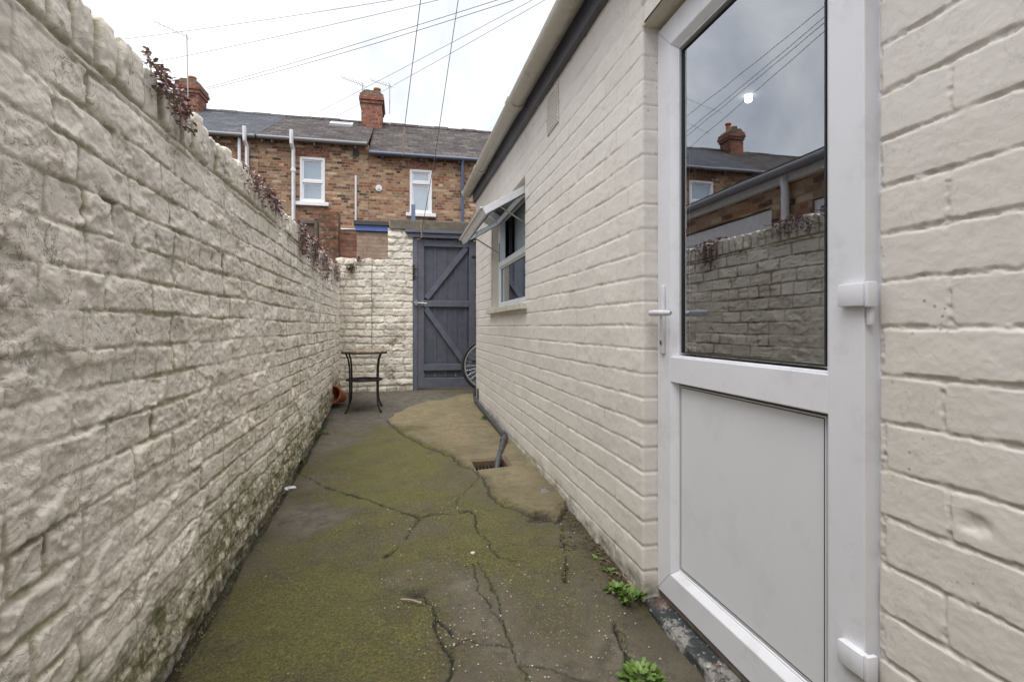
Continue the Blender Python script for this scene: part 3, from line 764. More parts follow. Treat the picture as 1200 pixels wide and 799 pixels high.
# handle
hy = YD1-.004-.045
b = MB().box(XD-.010, XD+.001, hy-.013, hy+.013, .905, 1.145); b.build('handle_plate', M['wmetal'], door, bevel=.005, smooth=True, seg=3)
b = MB().tube([(XD-.004, hy, 1.048), (XD-.040, hy, 1.048)], .010, 14)
b.tube([(XD-.043, hy+.012, 1.048), (XD-.044, hy-.02, 1.048), (XD-.044, hy-.06, 1.047), (XD-.042, hy-.098, 1.046), (XD-.036, hy-.112, 1.045)], [.010, .0115, .0105, .0095, .007], 14)
b.build('handle', M['wmetal'], door, smooth=True)
b = MB().tube([(XD-.0125, hy, .945), (XD-.001, hy, .945)], .0085, 16); b.build('lock_cylinder', M['metal'], door, smooth=True)
MB().box(XD-.0135, XD-.0128, hy-.0015, hy+.0015, .939, .951).build('keyhole', M['gasket'], door)
for hz in (1.065, .335, 1.82):
    b = MB().box(XD-.016, XD+.001, YD0+.006, YD0+.066, hz-.024, hz+.022)
    b.box(XD-.014, XD+.010, YD0-.004, YD0+.0055, hz-.026, hz+.024).box(XD+.0, XD+.012, YD0+.004, YD0+.014, hz-.062 if hz > 1 else hz-.03, hz-.026)
    b.build('hinge', M['upvc'], door, bevel=.003, smooth=True)
# threshold and flaking sill
MB().box(XD+.006, XD+.09, YD0-.02, YD1-.001, .040, .062).build('threshold', M['wood'], bld, bevel=.002)
yy_ = arange((YD0-.1, YD1-.004, .006)); tt = arange((0, 1, .03))
A, B = np.meshgrid(yy_, tt, indexing='ij')
# profile: front foot -> rounded nose -> top slope
px_ = np.interp(B, [0, .35, .5, .62, 1], [.836, .842, .850, .868, .93]); pz_ = np.interp(B, [0, .35, .5, .62, 1], [-.06, .016, .027, .031, .040])
nsl = fbm(A*9, B*4, 4, 91)
grid_mesh('door_sill', np.stack([px_-nsl*.016, A, pz_+nsl*.012+fbm(A*60, B*9, 3, 92)*.006], -1), None, None, M['sill'], bld, flip=False)

# ---- kitchen window
WX = XR+.062
wf = MB()
wf.frame(WY0+.004, WY1-.004, WZ0+.004, WZ1-.004, .045, WX, WX+.06, 'x', bead=.006, bd=.008)
wf.box(WX+.001, WX+.058, WY0+.05, WY1-.05, 1.565, 1.615)
win = wf.build('window', M['upvc'], bld, bevel=.002)
b = MB().frame(WY0+.052, WY1-.052, WZ0+.052, 1.565, .012, WX+.012, WX+.04, 'x', bead=.006, bd=.008); b.build('glazing_bead', M['upvc'], win)
MB().frame(WY0+.068, WY1-.068, WZ0+.068, 1.549, .004, WX+.019, WX+.03, 'x').build('gasket', M['gasket'], win)
MB().box(WX+.024, WX+.028, WY0+.066, WY1-.066, WZ0+.066, 1.551).build('pane', M['glass_w'], win)
# open top-hung casement
hx, hz_ = WX-.004, WZ1-.055; al_ = R(60)
def swing(v):
    dx, dz = v.x-hx, v.z-hz_
    return Vector((hx+dx*math.cos(al_)+dz*math.sin(al_), v.y, hz_-dx*math.sin(al_)+dz*math.cos(al_)))
sy0, sy1, sz0, sz1 = WY0+.03, WY1-.03, 1.60, WZ1-.03
sh = MB().frame(sy0, sy1, sz0, sz1, .048, hx-.022, hx+.026, 'x', bead=.010, bd=.010).xf(swing).build('casement', M['upvc'], win, bevel=.0015)
MB().box(hx+.004, hx+.009, sy0+.055, sy1-.055, sz0+.055, sz1-.055).xf(swing).build('pane', M['glass_w'], win)
MB().frame(sy0+.04, sy1-.04, sz0+.04, sz1-.04, .006, hx+.0262, hx+.031, 'x').xf(swing).build('gasket', M['gasket'], win)
MB().box(hx-.034, hx-.022, sy0-.01, sy1+.01, sz0-.014, sz0+.006).xf(swing).build('drip_bar', M['upvc'], win)
for ys_, sg in ((sy0+.02, 1), (sy1-.02, -1)):
    p = swing(Vector((hx+.02, ys_, sz0+.12)))
    MB().tube([(WX+.005, ys_, 1.70), ((WX+p.x)/2, ys_, (1.66+p.z)/2+.02), tuple(p)], .006, 6).tube([(WX+.003, ys_, 1.62), (WX+.003, ys_, 1.80)], .008, 6).build('stay', M['metal'], win)
pm = swing(Vector((hx+.03, (sy0+sy1)/2, sz0+.03)))
MB().tube([tuple(pm), (pm.x+.02, pm.y+.1, pm.z-.015)], .008, 8).build('catch', M['wmetal'], win)
MB().box(XR-.045, WX+.01, WY0-.045, WY1+.06, WZ0-.042, WZ0+.004).build('window_sill', M['sillstone'], bld, bevel=.005)
MB().box(1.06, 1.064, WY1-.62, WY1-.02, 1.1, 2.1).build('curtain', M['blind'], win)

# waste pipe running along the foot of the wall into the drain
wp = MB().tube([(XR-.028, 5.86, .30), (XR-.032, 5.85, .20), (XR-.036, 5.78, .172), (XR-.040, 4.9, .150), (XR-.044, 4.05, .132)], .019, 12)
wp.tube([(XR-.044, 4.06, .132), (XR-.050, 3.98, .130), (XR-.075, 3.90, .125), (XR-.19, 3.50, .085), (XR-.215, 3.43, .03)], .020, 12)
pipe = wp.build('waste_pipe', M['grey_pipe'], bld, smooth=True)
b = MB().tube([(XR-.043, 4.12, .133), (XR-.044, 4.03, .131)], .025, 14).build('collar', M['grey_pipe'], pipe, smooth=True); b = MB().tube([(XR-.069, 3.93, .126), (XR-.088, 3.86, .119)], .025, 14)
b.build('collar', M['grey_pipe'], pipe, smooth=True)
b = MB().box(XR-.014, XR+.002, 5.72, 5.76, .18, .30); b.build('pipe_clip', M['gasket'], pipe)
# drain
dg = thing('drain_grate', (.58, 3.41, .06), 'square sunken drain with dark metal grid at the end of the grey waste pipe', 'drain')
gz = .062
b = MB(); b.frame(.445, .715, 0, 0, 0, 0, 0, 'x') if False else None
for a in ((.452, .468, 3.28, 3.54), (.692, .708, 3.28, 3.54), (.468, .692, 3.28, 3.296), (.468, .692, 3.524, 3.54)):
    b.box(a[0], a[1], a[2], a[3], gz-.08, gz+.006)
b.build('frame', plain('rusty_drain_frame', (.13, .085, .055), .9, var=.3), dg, bevel=.003)
b = MB()
for i in range(9): b.box(.472+i*.0245, .480+i*.0245, 3.297, 3.523, gz-.035, gz-.022)
for i in range(4): b.box(.469, .691, 3.33+i*.05, 3.337+i*.05, gz-.041, gz-.034)
b.build('grid', M['iron'], dg)

# ------------------------------------------------------------------ rear wall with lintel, and the gate
RY = 6.55
rw = thing('rear_wall', (-.3, RY, .2), 'flaking cream-painted brick wall at the end of the yard, stepping up to a pier beside the gate', 'brick wall')
def rear_piece(x0, x1, ztop, seed, left_open=True):
    xs_ = arange((x0, x1, .0075)); f2 = arange((0, ztop, .0075)); t2 = arange((0, .22, .015)); b2 = arange((0, ztop, .06))
    s2 = np.concatenate([f2, ztop+t2[1:], ztop+.22+b2[1:]])
    S, Xg = np.meshgrid(s2, xs_, indexing='ij')
    of = S <= ztop; ot = (S > ztop) & (S <= ztop+.22)
    z = np.where(of, S, np.where(ot, ztop, ztop-(S-ztop-.22))); y = np.where(of, 0, np.where(ot, S-ztop, .22))
    h, j, r = brick_field(Xg+4, S, ch=.0875, bl=.238, seed=101, jw=.0055, edge=.009, depth=.009, warp=.014, vary=.003, tilt=.005, jrough=1.2, header_every=3, worn=1.1)
    h = (h+fbm(Xg*9, S*12, 5, 103, .6)*.022+fbm(Xg*3, S*3, 3, 104)*.02)*np.where(of | ot, 1, .2)
    topn = fbm(Xg*12, S*0+3, 3, 105+seed)*.05
    zz = z+np.where(ot, h*.5+topn, 0)+np.where(of, topn*sstep(ztop-.15, ztop, S), 0)
    st = sstep(.12, .2, fbm(Xg*5, S*7, 4, 106))*.9*sstep(1.2, .7, S)*sstep(-.35, -.05, Xg)
    return np.stack([Xg, RY+y-np.where(of, h, 0), zz], -1), dict(joint=j*(of | ot), moss=sstep(.35, .15, S+fbm(Xg*5, S*5, 3, 107)*.3)*.6+.4*np.where(ot, 1, 0)*fbm(Xg*6, S*6, 3, 108), rnd=r, stain=st)
P, A_ = rear_piece(-.80, -.178, 1.84, 1); grid_mesh('wall', P, None, A_, M['paint_rear'], rw, flip=False)
P, A_ = rear_piece(-.180, .122, 2.215, 2); grid_mesh('pier', P, None, A_, M['paint_rear'], rw, flip=False)
MB().box(-.179, -.17, RY+.012, RY+.21, 1.7, 2.2).build('pier_side', M['brick_side'], rw)
P, A_ = rear_piece(1.035, 3.3, 2.215, 3); grid_mesh('wall', P, None, A_, M['paint_rear'], rw, flip=False)
b = MB(); b.box(-.155, 1.42, RY-.03, RY+.21, 2.215, 2.335); lt = b.build('lintel', M['stone'], rw, bevel=.008)
MB().tube([(-.372, RY-.022, 1.84)]+[(-.372+.004*math.sin(i*2.1), RY-.026+.003*math.sin(i), 1.84-i*.085) for i in range(1, 15)]+[(-.365, RY-.024, .62)], .0035, 6).build('cable', M['line'], rw)

gt_ = thing('yard_gate', (.55, RY, .21), 'tall slate-blue ledged wooden gate with two diagonal braces under a concrete lintel', 'gate')
gx0, gx1, gz0, gz1 = .178, .922, .235, 2.105
gy = RY+.035
bb = MB(); nb = 6; edges = [gx0+.02, .268, .402, .536, .668, .80, gx1-.02]
for i in range(6): bb.box(edges[i]+.003, edges[i+1]-.003, gy+.022+.003*(i % 2), gy+.042, gz0+.02, 2.16)
bb.build('boards', M['gate_dark'], gt_, bevel=.003)
cov = MB()
for e in edges[1:-1]: cov.box(e-.016, e+.016, gy+.0125, gy+.0215, gz0+.17, gz1-.05)
cov.build('cover_strips', M['gate_dark'], gt_, bevel=.002)
for x0, x1 in ((gx0, gx0+.085), (gx1-.085, gx1)): MB().box(x0, x1, gy-.018, gy+.012, gz0, gz1).build('stile', M['gate'], gt_, bevel=.004)
for z0, z1 in ((gz1-.085, gz1-.002), (1.255, 1.335), (.445, .525), (gz0, gz0+.115)):
    MB().box(gx0+.086, gx1-.086, gy-.017, gy+.0115, z0, z1).build('rail', M['gate'], gt_, bevel=.004)
def brace(p, q, w=.068):
    dx, dz = q[0]-p[0], q[1]-p[1]; L = math.hypot(dx, dz); nx_, nz_ = -dz/L*w/2, dx/L*w/2
    return MB().prism([(p[0]+nx_, p[1]+nz_), (q[0]+nx_, q[1]+nz_), (q[0]-nx_, q[1]-nz_), (p[0]-nx_, p[1]-nz_)], gy-.015, gy+.0105, 'y').build('brace', M['gate'], gt_, bevel=.003)
brace((gx0+.115, 1.36), (gx1-.12, gz1-.09)); brace((gx0+.105, 1.235), (gx1-.15, .545))
for x0, x1 in ((.124, .174), (.926, 1.03)): MB().box(x0, x1, RY-.005, RY+.10, .17, 2.12).build('gate_post', M['gate'], gt_, bevel=.004)
MB().box(.06, 1.10, RY-.032, RY+.08, 2.122, 2.175).build('head_beam', M['gate'], gt_, bevel=.004)
MB().box(.03, 1.12, RY-.055, RY-.0, 2.178, 2.213).build('drip_board', M['gate'], gt_, bevel=.004)
b = MB().tube([(.14, RY-.02, 1.305), (.30, RY-.02, 1.295)], .008, 8).box(.15, .185, RY-.028, RY-.006, 1.27, 1.335).box(.225, .26, RY-.012, gy-.0185+.001, 1.27, 1.33)
b.tube([(.27, RY-.02, 1.297), (.275, RY-.03, 1.26), (.29, RY-.02, 1.24)], .006, 6)
b.build('bolt', M['metal'], gt_)
MB().box(.12, .145, RY-.02, RY-.006, 1.60, 1.78).tube([(.135, RY-.02, 1.74), (.20, RY-.03, 1.73)], .007, 6).tube([(.135, RY-.02, 1.63), (.20, RY-.03, 1.63)], .006, 6).build('latch', M['iron'], gt_)
for z in (1.9, .55): MB().box(.87, .96, gy-.024, gy-.019, z-.015, z+.015).build('hinge', M['iron'], gt_)

# ------------------------------------------------------------------ bicycle behind the corner
bk = thing('bicycle', (1.45, 6.22, .2), 'bicycle parked behind the corner of the cream building, only its wheel showing by the gate', 'bicycle')
def wheel(cx, cy_, cz_, r=.305):
    def T(v): return Vector((cx+v.x, cy_+v.z, cz_+v.y))
    w = MB(); w.tube([(r*math.cos(2*math.pi*k/48), r*math.sin(2*math.pi*k/48), 0) for k in range(49)], .019, 10, False).xf(T)
    ty = w.build('wheel', M['rubber'], bk, smooth='all')
    MB().tube([((r-.026)*math.cos(2*math.pi*k/48), (r-.026)*math.sin(2*math.pi*k/48), 0) for k in range(49)], .0105, 8, False).xf(T).build('rim', M['alu'], ty, smooth='all')
    s_ = MB()
    for k in range(28):
        a = 2*math.pi*k/28; a2 = a+(.35 if k % 2 else -.35); o = .02*(1 if k % 4 < 2 else -1)
        s_.tube([(.018*math.cos(a2), .018*math.sin(a2), o), ((r-.03)*math.cos(a), (r-.03)*math.sin(a), 0)], .0016, 4)
    s_.xf(T).build('spokes', M['alu'], ty)
    MB().tube([(0, 0, -.04), (0, 0, .04)], .017, 12).xf(T).build('hub', M['alu'], ty, smooth=True)
    return ty
wheel(1.02, 6.24, .525); wheel(2.0, 6.24, .525)
b = MB()
BBp, ST, HT, HB = (1.57, 6.24, .50), (1.70, 6.24, .98), (1.20, 6.24, 1.0), (1.17, 6.24, .88)
for p, q in ((BBp, ST), (ST, HT), (BBp, HB), (HT, HB)): b.tube([p, q], .016, 10)
for s in (-.05, .05):
    b.tube([(2.0, 6.24+s, .525), (1.57, 6.24+s*.5, .50)], .009, 8); b.tube([(2.0, 6.24+s, .525), (1.68, 6.24+s*.3, .93)], .008, 8)
b.build('frame', M['bikered'], bk, smooth=True)
b = MB()
for s in (-.05, .05): b.tube([(1.02, 6.24+s, .525), (1.10, 6.24+s, .72), (1.165, 6.24+s*.5, .87)], .011, 8)
b.build('fork', M['bikered'], bk, smooth=True)
MB().tube([(1.20, 6.24, 1.0), (1.22, 6.24, 1.07)], .013, 8).tube([(1.30, 6.00, 1.10), (1.24, 6.08, 1.09), (1.20, 6.24, 1.08), (1.24, 6.40, 1.09), (1.30, 6.46, 1.10)], .012, 8).build('handlebar', M['alu'], bk, smooth=True)
MB().prism([(1.60, 6.21), (1.62, 6.27), (1.80, 6.31), (1.85, 6.27), (1.85, 6.21), (1.80, 6.17), (1.62, 6.21)], 1.04, 1.09, 'z').tube([ST, (1.72, 6.24, 1.05)], .012, 8).build('saddle', M['rubber'], bk, bevel=.015)
MB().tube([(1.57, 6.18, .50), (1.57, 6.30, .50)], .05, 16).tube([(1.57, 6.16, .50), (1.50, 6.16, .36)], .009, 6).tube([(1.57, 6.32, .50), (1.64, 6.32, .64)], .009, 6).box(1.46, 1.54, 6.08, 6.15, .35, .37).box(1.60, 1.68, 6.33, 6.40, .63, .65).build('crank', M['metal'], bk)

# ------------------------------------------------------------------ little iron table, terracotta pot
TX, TY = -.405, 5.72; tg = float(ground_z(TX, TY))-.004
tb = thing('side_table', (TX, TY, tg), 'small round two-tier metal table with curved dark legs in the far left corner', 'table')
TZ = .735
MB().lathe((TX, TY, TZ), [(0, .012), (.205, .012), (.236, .010), (.238, 0), (.232, -.010), (.2, -.011), (0, -.011)], 40).build('tabletop', M['mosaic'], tb, smooth=True)
MB().tube([(TX+.234*math.cos(2*math.pi*k/40), TY+.234*math.sin(2*math.pi*k/40), TZ-.012) for k in range(41)], .008, 8, False).build('rim', M['iron'], tb, smooth='all')
b = MB().tube([(TX+.185*math.cos(2*math.pi*k/40), TY+.185*math.sin(2*math.pi*k/40), .435) for k in range(41)], .010, 8, False)
b.tube([(TX+.10*math.cos(2*math.pi*k/30), TY+.10*math.sin(2*math.pi*k/30), .437) for k in range(31)], .006, 6, False)
for k in range(12):
    a = math.pi*2*k/12; b.tube([(TX+.01*math.cos(a), TY+.01*math.sin(a), .435), (TX+.07*math.cos(a+.35), TY+.07*math.sin(a+.35), .437), (TX+.185*math.cos(a), TY+.185*math.sin(a), .435)], .005, 5)
b.lathe((TX, TY, .432), [(0, .004), (.178, .004), (.178, -.002), (0, -.002)], 32)
b.build('shelf', M['iron'], tb)
for ax_, ay_ in ((-.152, -.115), (.152, -.115), (-.152, .115), (.152, .115)):
    gz_ = float(ground_z(TX+ax_*1.3, TY+ay_*1.3))-.008
    prof = [(1.18, TZ-.012), (1.12, TZ-.03), (1.0, TZ-.08), (.93, TZ-.17), (.92, .435), (.92, .30), (.95, gz_+.10), (1.06, gz_+.04), (1.22, gz_)]
    pts = [(TX+ax_*k, TY+ay_*k, z) for k, z in prof]
    MB().tube(pts, .0095, 8).build('leg', M['iron'], tb, smooth='all')
px_0 = (-.655, 6.02); pz0 = float(ground_z(*px_0))
pot = thing('flower_pot', (px_0[0], px_0[1], pz0), 'tipped terracotta flower pot lying behind the little table against the wall', 'flower pot')
b = MB().lathe((0, 0, 0), [(0, 0), (.055, 0), (.085, .15), (.095, .15), (.098, .185), (.085, .187), (.078, .15), (.05, .015), (0, .015)], 24)
ml = Matrix.Translation((px_0[0]+.0, px_0[1]-.06, pz0+.07)) @ Matrix.Rotation(R(-28), 4, 'Z') @ Matrix.Rotation(R(72), 4, 'X')
b.xf(lambda v: ml @ v); b.build('pot', M['terracotta'], pot, smooth=True)

# ------------------------------------------------------------------ beyond the alley: yard walls, then the terrace of houses
AY = 8.5
ow = thing('alley_wall', (-.6, AY, .1), 'red brick yard wall across the alley with a pale brick panel, seen over the rear wall', 'brick wall')
MB().box(-5.5, -.985, AY+.06, AY+.28, 0, 2.35).box(-.985, -.72, AY+.04, AY+.26, 0, 2.50).build('wall', M['brick_red'], ow)
MB().box(-.72, -.235, AY, AY+.26, 0, 2.52).box(.9, 5, AY+.02, AY+.26, 0, 2.3).build('pale_panel', M['brick_pale'], ow)
MB().box(-.74, -.235, AY-.04, AY+.3, 2.53, 2.62).build('blue_board', M['bluepaint'], ow)
MB().box(-.76, -.22, AY-.07, AY+.34, 2.622, 2.685).build('felt_capping', M['felt'], ow)
pr = MB().box(-1.275, -.985, AY-.12, AY+.2, 0, 2.80); pr = pr.build('brick_pier', M['brick_dark'], None); props(pr, 'sooty dark brick pier rising across the alley, left of the red brick wall', 'brick pier')
of = thing('outhouse_window', (-1.44, AY-.02, 2.0), 'weathered grey wooden frame across the alley, left of the sooty brick pier', 'window')
MB().frame(-1.62, -1.30, 1.7, 2.66, .05, AY-.04, AY+.05, 'y').build('frame', M['wood'], of); MB().box(-1.565, -1.355, AY, AY+.03, 1.75, 2.6).build('board', plain('brown_board', (.17, .12, .09), .8), of)
bp = MB().box(.135, .20, AY-.05, AY+.02, 0.1, 2.98).build('blue_post', M['bluepipe']); props(bp, 'pale blue post rising in front of the far right-hand window', 'post')

HYf, HYr = 12.5, 15.5
def chimney(parent, x, y, zb, zt, w, dep, npots, name='chimney'):
    b = MB().box(x-w/2, x+w/2, y-dep/2, y+dep/2, zb, zt-.32)
    for i, e in enumerate((.03, .06, .04)): b.box(x-w/2-e, x+w/2+e, y-dep/2-e, y+dep/2+e, zt-.32+i*.09, zt-.32+(i+1)*.09-.001)
    ch = b.build(name, M['brick_red'], parent, bevel=.006)
    MB().prism([(x-w/2-.03, zt-.05), (x+w/2+.03, zt-.05), (x+w/2-.08, zt+.06), (x-w/2+.08, zt+.06)], y-dep/2, y+dep/2, 'y').build('flaunching', M['stone'], ch, bevel=.01)
    for i in range(npots):
        px = x+(i-(npots-1)/2)*w*.46
        hh = .30 if i % 2 else .22
        MB().lathe((px, y, zt), [(.085, .0), (.10, .03), (.085, .06), (.08, hh-.05), (.105, hh-.04), (.105, hh), (.08, hh), (.07, .1)], 16).build('chimney_pot', M['terracotta'] if i % 2 or npots == 1 else M['brick_pale'], ch, smooth=True)
    MB().box(x-w/2-.04, x+w/2+.04, y-dep/2-.05, y+dep/2+.04, zb+.0, zb+.10 if False else zb+.02).build('flashing', M['felt'], ch)
    return ch
def hwindow(parent, x0, x1, z0, z1, split=.5, top_small=False, blind=None):
    f = MB().frame(x0, x1, z0, z1, .05, HYf-.015, HYf+.08, 'y', bead=.01, bd=.01)
    zs_ = z0+(z1-z0)*split; f.box(x0+.05, x1-.05, HYf-.012, HYf+.07, zs_-.03, zs_+.03)
    w = f.build('window', M['whitepaint'], parent, bevel=.004)
    f2 = MB()
    for a, c_ in ((z0+.05, zs_-.03), (zs_+.03, z1-.05)): f2.frame(x0+.055, x1-.055, a+.005, c_-.005, .032, HYf+.012, HYf+.05, 'y')
    f2.build('sash', M['whitepaint'], w, bevel=.003)
    MB().box(x0+.06, x1-.06, HYf+.030, HYf+.036, z0+.06, z1-.06).build('pane', M['glass_w'], w)
    MB().box(x0+.05, x1-.05, HYf+.10, HYf+.11, z0+.05, z1-.05).build('blind', blind or M['blind'], w)
    MB().box(x0-.09, x1+.09, HYf-.09, HYf+.05, z0-.085, z0-.002).build('sill', M['whitepaint'], w, bevel=.006)
    return w
def house(label, x0, x1, gz_, roofmat, wins, guttermat, group='terraced houses across the alley', zr=6.95, dark=.0):
    h = thing('terraced_house', ((x0+x1)/2, HYf+3, -.2), label, 'house', group)
    # facade with window holes: strips
    w = MB(); xs_ = sorted(set([x0, x1]+[v for q in wins for v in (q[0], q[1])]))
    for a, c_ in zip(xs_[:-1], xs_[1:]):
        q = [q for q in wins if q[0] <= a+1e-6 and q[1] >= c_-1e-6]
        if q:
            w.box(a, c_, HYf, HYf+.25, -.2, q[0][2]); w.box(a, c_, HYf, HYf+.25, q[0][3], gz_+.02)
        else: w.box(a, c_, HYf, HYf+.25, -.2, gz_+.02)
    w.box(x0, x0+.2, HYf+.25, 18.5, -.2, gz_); w.box(x1-.2, x1, HYf+.25, 18.5, -.2, gz_); w.box(x0+.2, x1-.2, 18.3, 18.5, -.2, gz_)
    for q in wins: w.box(q[0]+.0, q[1]-.0, HYf+.2, HYf+.24, q[2]-.0, q[3]+.0) if False else None
    w.build('wall', M['brick'], h)
    e0 = (HYf-.14, gz_+.02)
    r_ = MB().prism([(e0[0], e0[1]), (HYr, zr), (18.6, e0[1]), (18.6, e0[1]-.05), (HYr, zr-.08), (e0[0], e0[1]-.04)], x0, x1, 'x')
    rf = r_.build('roof', roofmat, h)
    b = MB(); n = max(2, int((x1-x0)/.42))
    for i in range(n):
        a = x0+(x1-x0)*i/n; c_ = x0+(x1-x0)*(i+1)/n-.012; dz = random.uniform(-.012, .012)
        b.prism([(HYr-.13, zr-.06), (HYr-.08, zr+.015+dz), (HYr, zr+.05+dz), (HYr+.08, zr+.015+dz), (HYr+.13, zr-.06)], a, c_, 'x')
    b.build('ridge_tiles', M['felt'] if roofmat is M['slate'] else M['tile'], rf)
    b = MB().tube([(x0+.02, HYf-.17, gz_-.03), (x1-.02, HYf-.17, gz_-.03)], .045, 10)
    for i in range(int((x1-x0)/.9)+1): b.box(x0+.3+i*.9, x0+.34+i*.9, HYf-.14, HYf-.001, gz_-.12, gz_-.02)
    b.build('gutter', guttermat, h, smooth=True)
    for q in wins:
        hwindow(h, q[0]+.003, q[1]-.003, q[2]+.003, q[3]-.003, q[4])
        ar = MB(); n2 = 9; xm = (q[0]+q[1])/2; hw = (q[1]-q[0])/2+.09
        for i in range(n2):
            a = (i-(n2-1)/2)/n2*2; xa = xm+a*hw
            ar.prism([(xa-.033, q[3]+.005+.03*(1-a*a)), (xa+.033, q[3]+.005+.03*(1-a*a)), (xa+.035+a*.03, q[3]+.20+.03*(1-a*a)), (xa-.035+a*.03, q[3]+.20+.03*(1-a*a))], HYf-.006, HYf+.05, 'y')
        ar.build('brick_arch', M['brick_red'], h, bevel=.003)
    return h, rf
hA, rA = house('far left terraced house with a smooth blue-grey slate roof', -7.9, -3.2, 5.27, M['slate'], [(-6.4, -5.7, 3.85, 4.95, .5)], M['greygut'])
hB, rB = house('middle terraced house with brown tiled roof, skylight and pale blind window', -3.196, -.79, 5.27, M['tile'], [(-2.31, -1.76, 3.86, 4.90, .46)], M['greygut'])
hC, rC = house('right terraced house with lower blue gutter and clear upper window', -.786, 6.0, 5.08, M['tile'], [(.16, .69, 3.72, 4.77, .70), (3.2, 3.9, 3.7, 4.8, .5)], plain('dark_blue_gutter', (.075, .095, .15), .5))
hD, rD = house('outermost left terraced house, seen only mirrored in the door glass', -15.0, -7.904, 5.27, M['tile'], [(-9.0, -8.4, 3.85, 4.95, .5), (-12.0, -11.3, 3.85, 4.95, .5)], M['whitepaint'])
chimney(hA, -5.55, 15.3, 6.6, 7.50, .50, .6, 1); chB = chimney(hC, -.90+.33, 15.25, 6.5, 7.55, .56, .9, 2)
chB.location.x -= .28
chimney(hD, -8.95, 15.3, 6.6, 7.5, .5, .6, 2)
# roof light
sl = (6.95-5.29)/(15.5-12.36); ang_ = math.atan(sl)
b = MB().frame(-.29, .29, -.20, .20, .05, -.05, .02, 'y')
ms = Matrix.Translation((-1.63, 14.55, 5.29+(14.55-12.36)*sl+.01)) @ Matrix.Rotation(ang_-math.pi/2+0, 4, 'X')
ms = Matrix.Translation((-1.63, 14.62, 5.29+(14.62-12.36)*sl+.02)) @ Matrix.Rotation(-(math.pi/2-ang_), 4, 'X')
b.xf(lambda v: ms @ v); rl = b.build('roof_light', M['whitepaint'], rB)
MB().box(-.24, .24, -.03, -.02, -.15, .15).xf(lambda v: ms @ v).build('pane', plain('rooflight_glass', (.5, .56, .62), .1), rB)
# pipes and vents on the facades
def svp(parent, x, z0, z1, mat=M['whitepaint'], r=.042, yy0=HYf-.10):
    b = MB().tube([(x, yy0, z0), (x, yy0, z1-.40), (x-.015, yy0-.12, z1-.3), (x-.02, yy0-.13, z1)], r, 12)
    for z in (z0+.8, z0+2.0, z1-.9): b.tube([(x, yy0, z), (x, yy0, z+.07)], r+.014, 12)
    return b.build('downpipe', mat, parent, smooth=True)
svp(hA, -3.40, 0, 5.42); svp(hB, -2.43, 0, 5.42); MB().tube([(-3.56, HYf-.08, 0), (-3.56, HYf-.08, 5.2)], .035, 10).build('downpipe', M['whitepaint'], hA, smooth=True)
MB().tube([(1.42, HYf-.17, 5.04), (1.42, HYf-.09, 4.94), (1.42, HYf-.08, 0)], .038, 10).build('downpipe', M['bluepipe'], hC, smooth=True)
MB().tube([(-1.075, HYf-.03, 4.53), (-1.075, HYf-.03, 3.28), (-1.45, HYf-.03, 3.27)], .022, 8).build('conduit', M['whitepaint'], hB, smooth=True)
MB().tube([(-1.07, HYf-.03, 5.06), (-1.07, HYf+.02, 5.06)], .075, 16).build('vent', M['gasket'], hB)
MB().tube([(-.553, HYf-.04, 4.27), (-.553, HYf+.02, 4.27)], .075, 16).tube([(-.553, HYf-.05, 4.30), (-.553, HYf-.05, 4.24)], .03, 8).build('vent', M['whitepaint'], hC)
# aerials
def aerial(base, top, boom_dir, L, label):
    base, top = Vector(base), Vector(top)
    t = thing('tv_aerial', tuple(base), label, 'aerial', 'television aerials on the chimneys')
    MB().tube([base, top], .014, 6).build('mast', M['metal'], t)
    d = Vector(boom_dir).normalized(); s = top-Vector((0, 0, .05)); side = d.cross(Vector((0, 0, 1))).normalized()
    MB().tube([s-d*.15, s+d*L], .010, 6).build('boom', M['metal'], t)
    b = MB()
    for i in range(8):
        c = s+d*(L*i/7); w_ = .17-.01*i; b.tube([c-side*w_, c+side*w_], .005, 5)
    b.build('elements', M['metal'], t)
aerial((-5.44, 14.72, 6.9), (-5.46, 14.7, 8.55), (-1, -.15, .35), .75, 'tall mast aerial beside the far left chimney')
aerial((-1.10, 14.85, 7.3), (-1.10, 14.85, 7.80), (-1, .2, .38), .60, 'aerial pointing left from the middle chimney')
aerial((-.36, 14.85, 7.0), (-.36, 14.85, 7.85), (-1, .3, .35), .55, 'aerial on the right edge of the middle chimney')

# ------------------------------------------------------------------ neighbour's extension beyond the left wall (mirrored in the door)
nb = thing('neighbouring_extension', (-3.0, 3.4, 0), 'neighbour brick extension behind the left wall, seen mirrored in the door glass', 'building')
NX0, NY0, NY1 = -1.62, 1.6, 6.1; nz = 2.44
b = MB(); b.box(NX0-.24, NX0, NY0, 2.9, -.2, nz); b.box(NX0-.24, NX0, 2.9, 3.8, -.2, 1.0); b.box(NX0-.24, NX0, 2.9, 3.8, 2.1, nz)
b.box(NX0-.24, NX0, 3.8, 4.3, -.2, nz); b.box(NX0-.24, NX0, 4.3, 5.9, 2.15, nz); b.box(NX0-.24, NX0, 5.9, NY1, -.2, nz)
gab = [(-4.6, -.2), (NX0-.24, -.2), (NX0-.24, 2.52), (-4.6, 3.62)]; b.prism(gab, NY0, NY0+.2, 'y'); b.prism(gab, NY1-.2, NY1, 'y'); b.box(-4.8, -4.6, NY0, NY1, -.2, 3.5)
b.build('wall', M['brick_side'], nb)
def mirx(o): return o
w = MB().frame(2.91, 3.79, 1.01, 2.09, .06, NX0-.02, NX0-.09, 'x').box(NX0-.085, NX0-.025, 3.32, 3.38, 1.07, 2.03).build('window', M['whitepaint'], nb)
MB().box(NX0-.06, NX0-.055, 2.96, 3.74, 1.06, 2.04).build('pane', plain('dark_pane', (.03, .035, .04), .08), w)
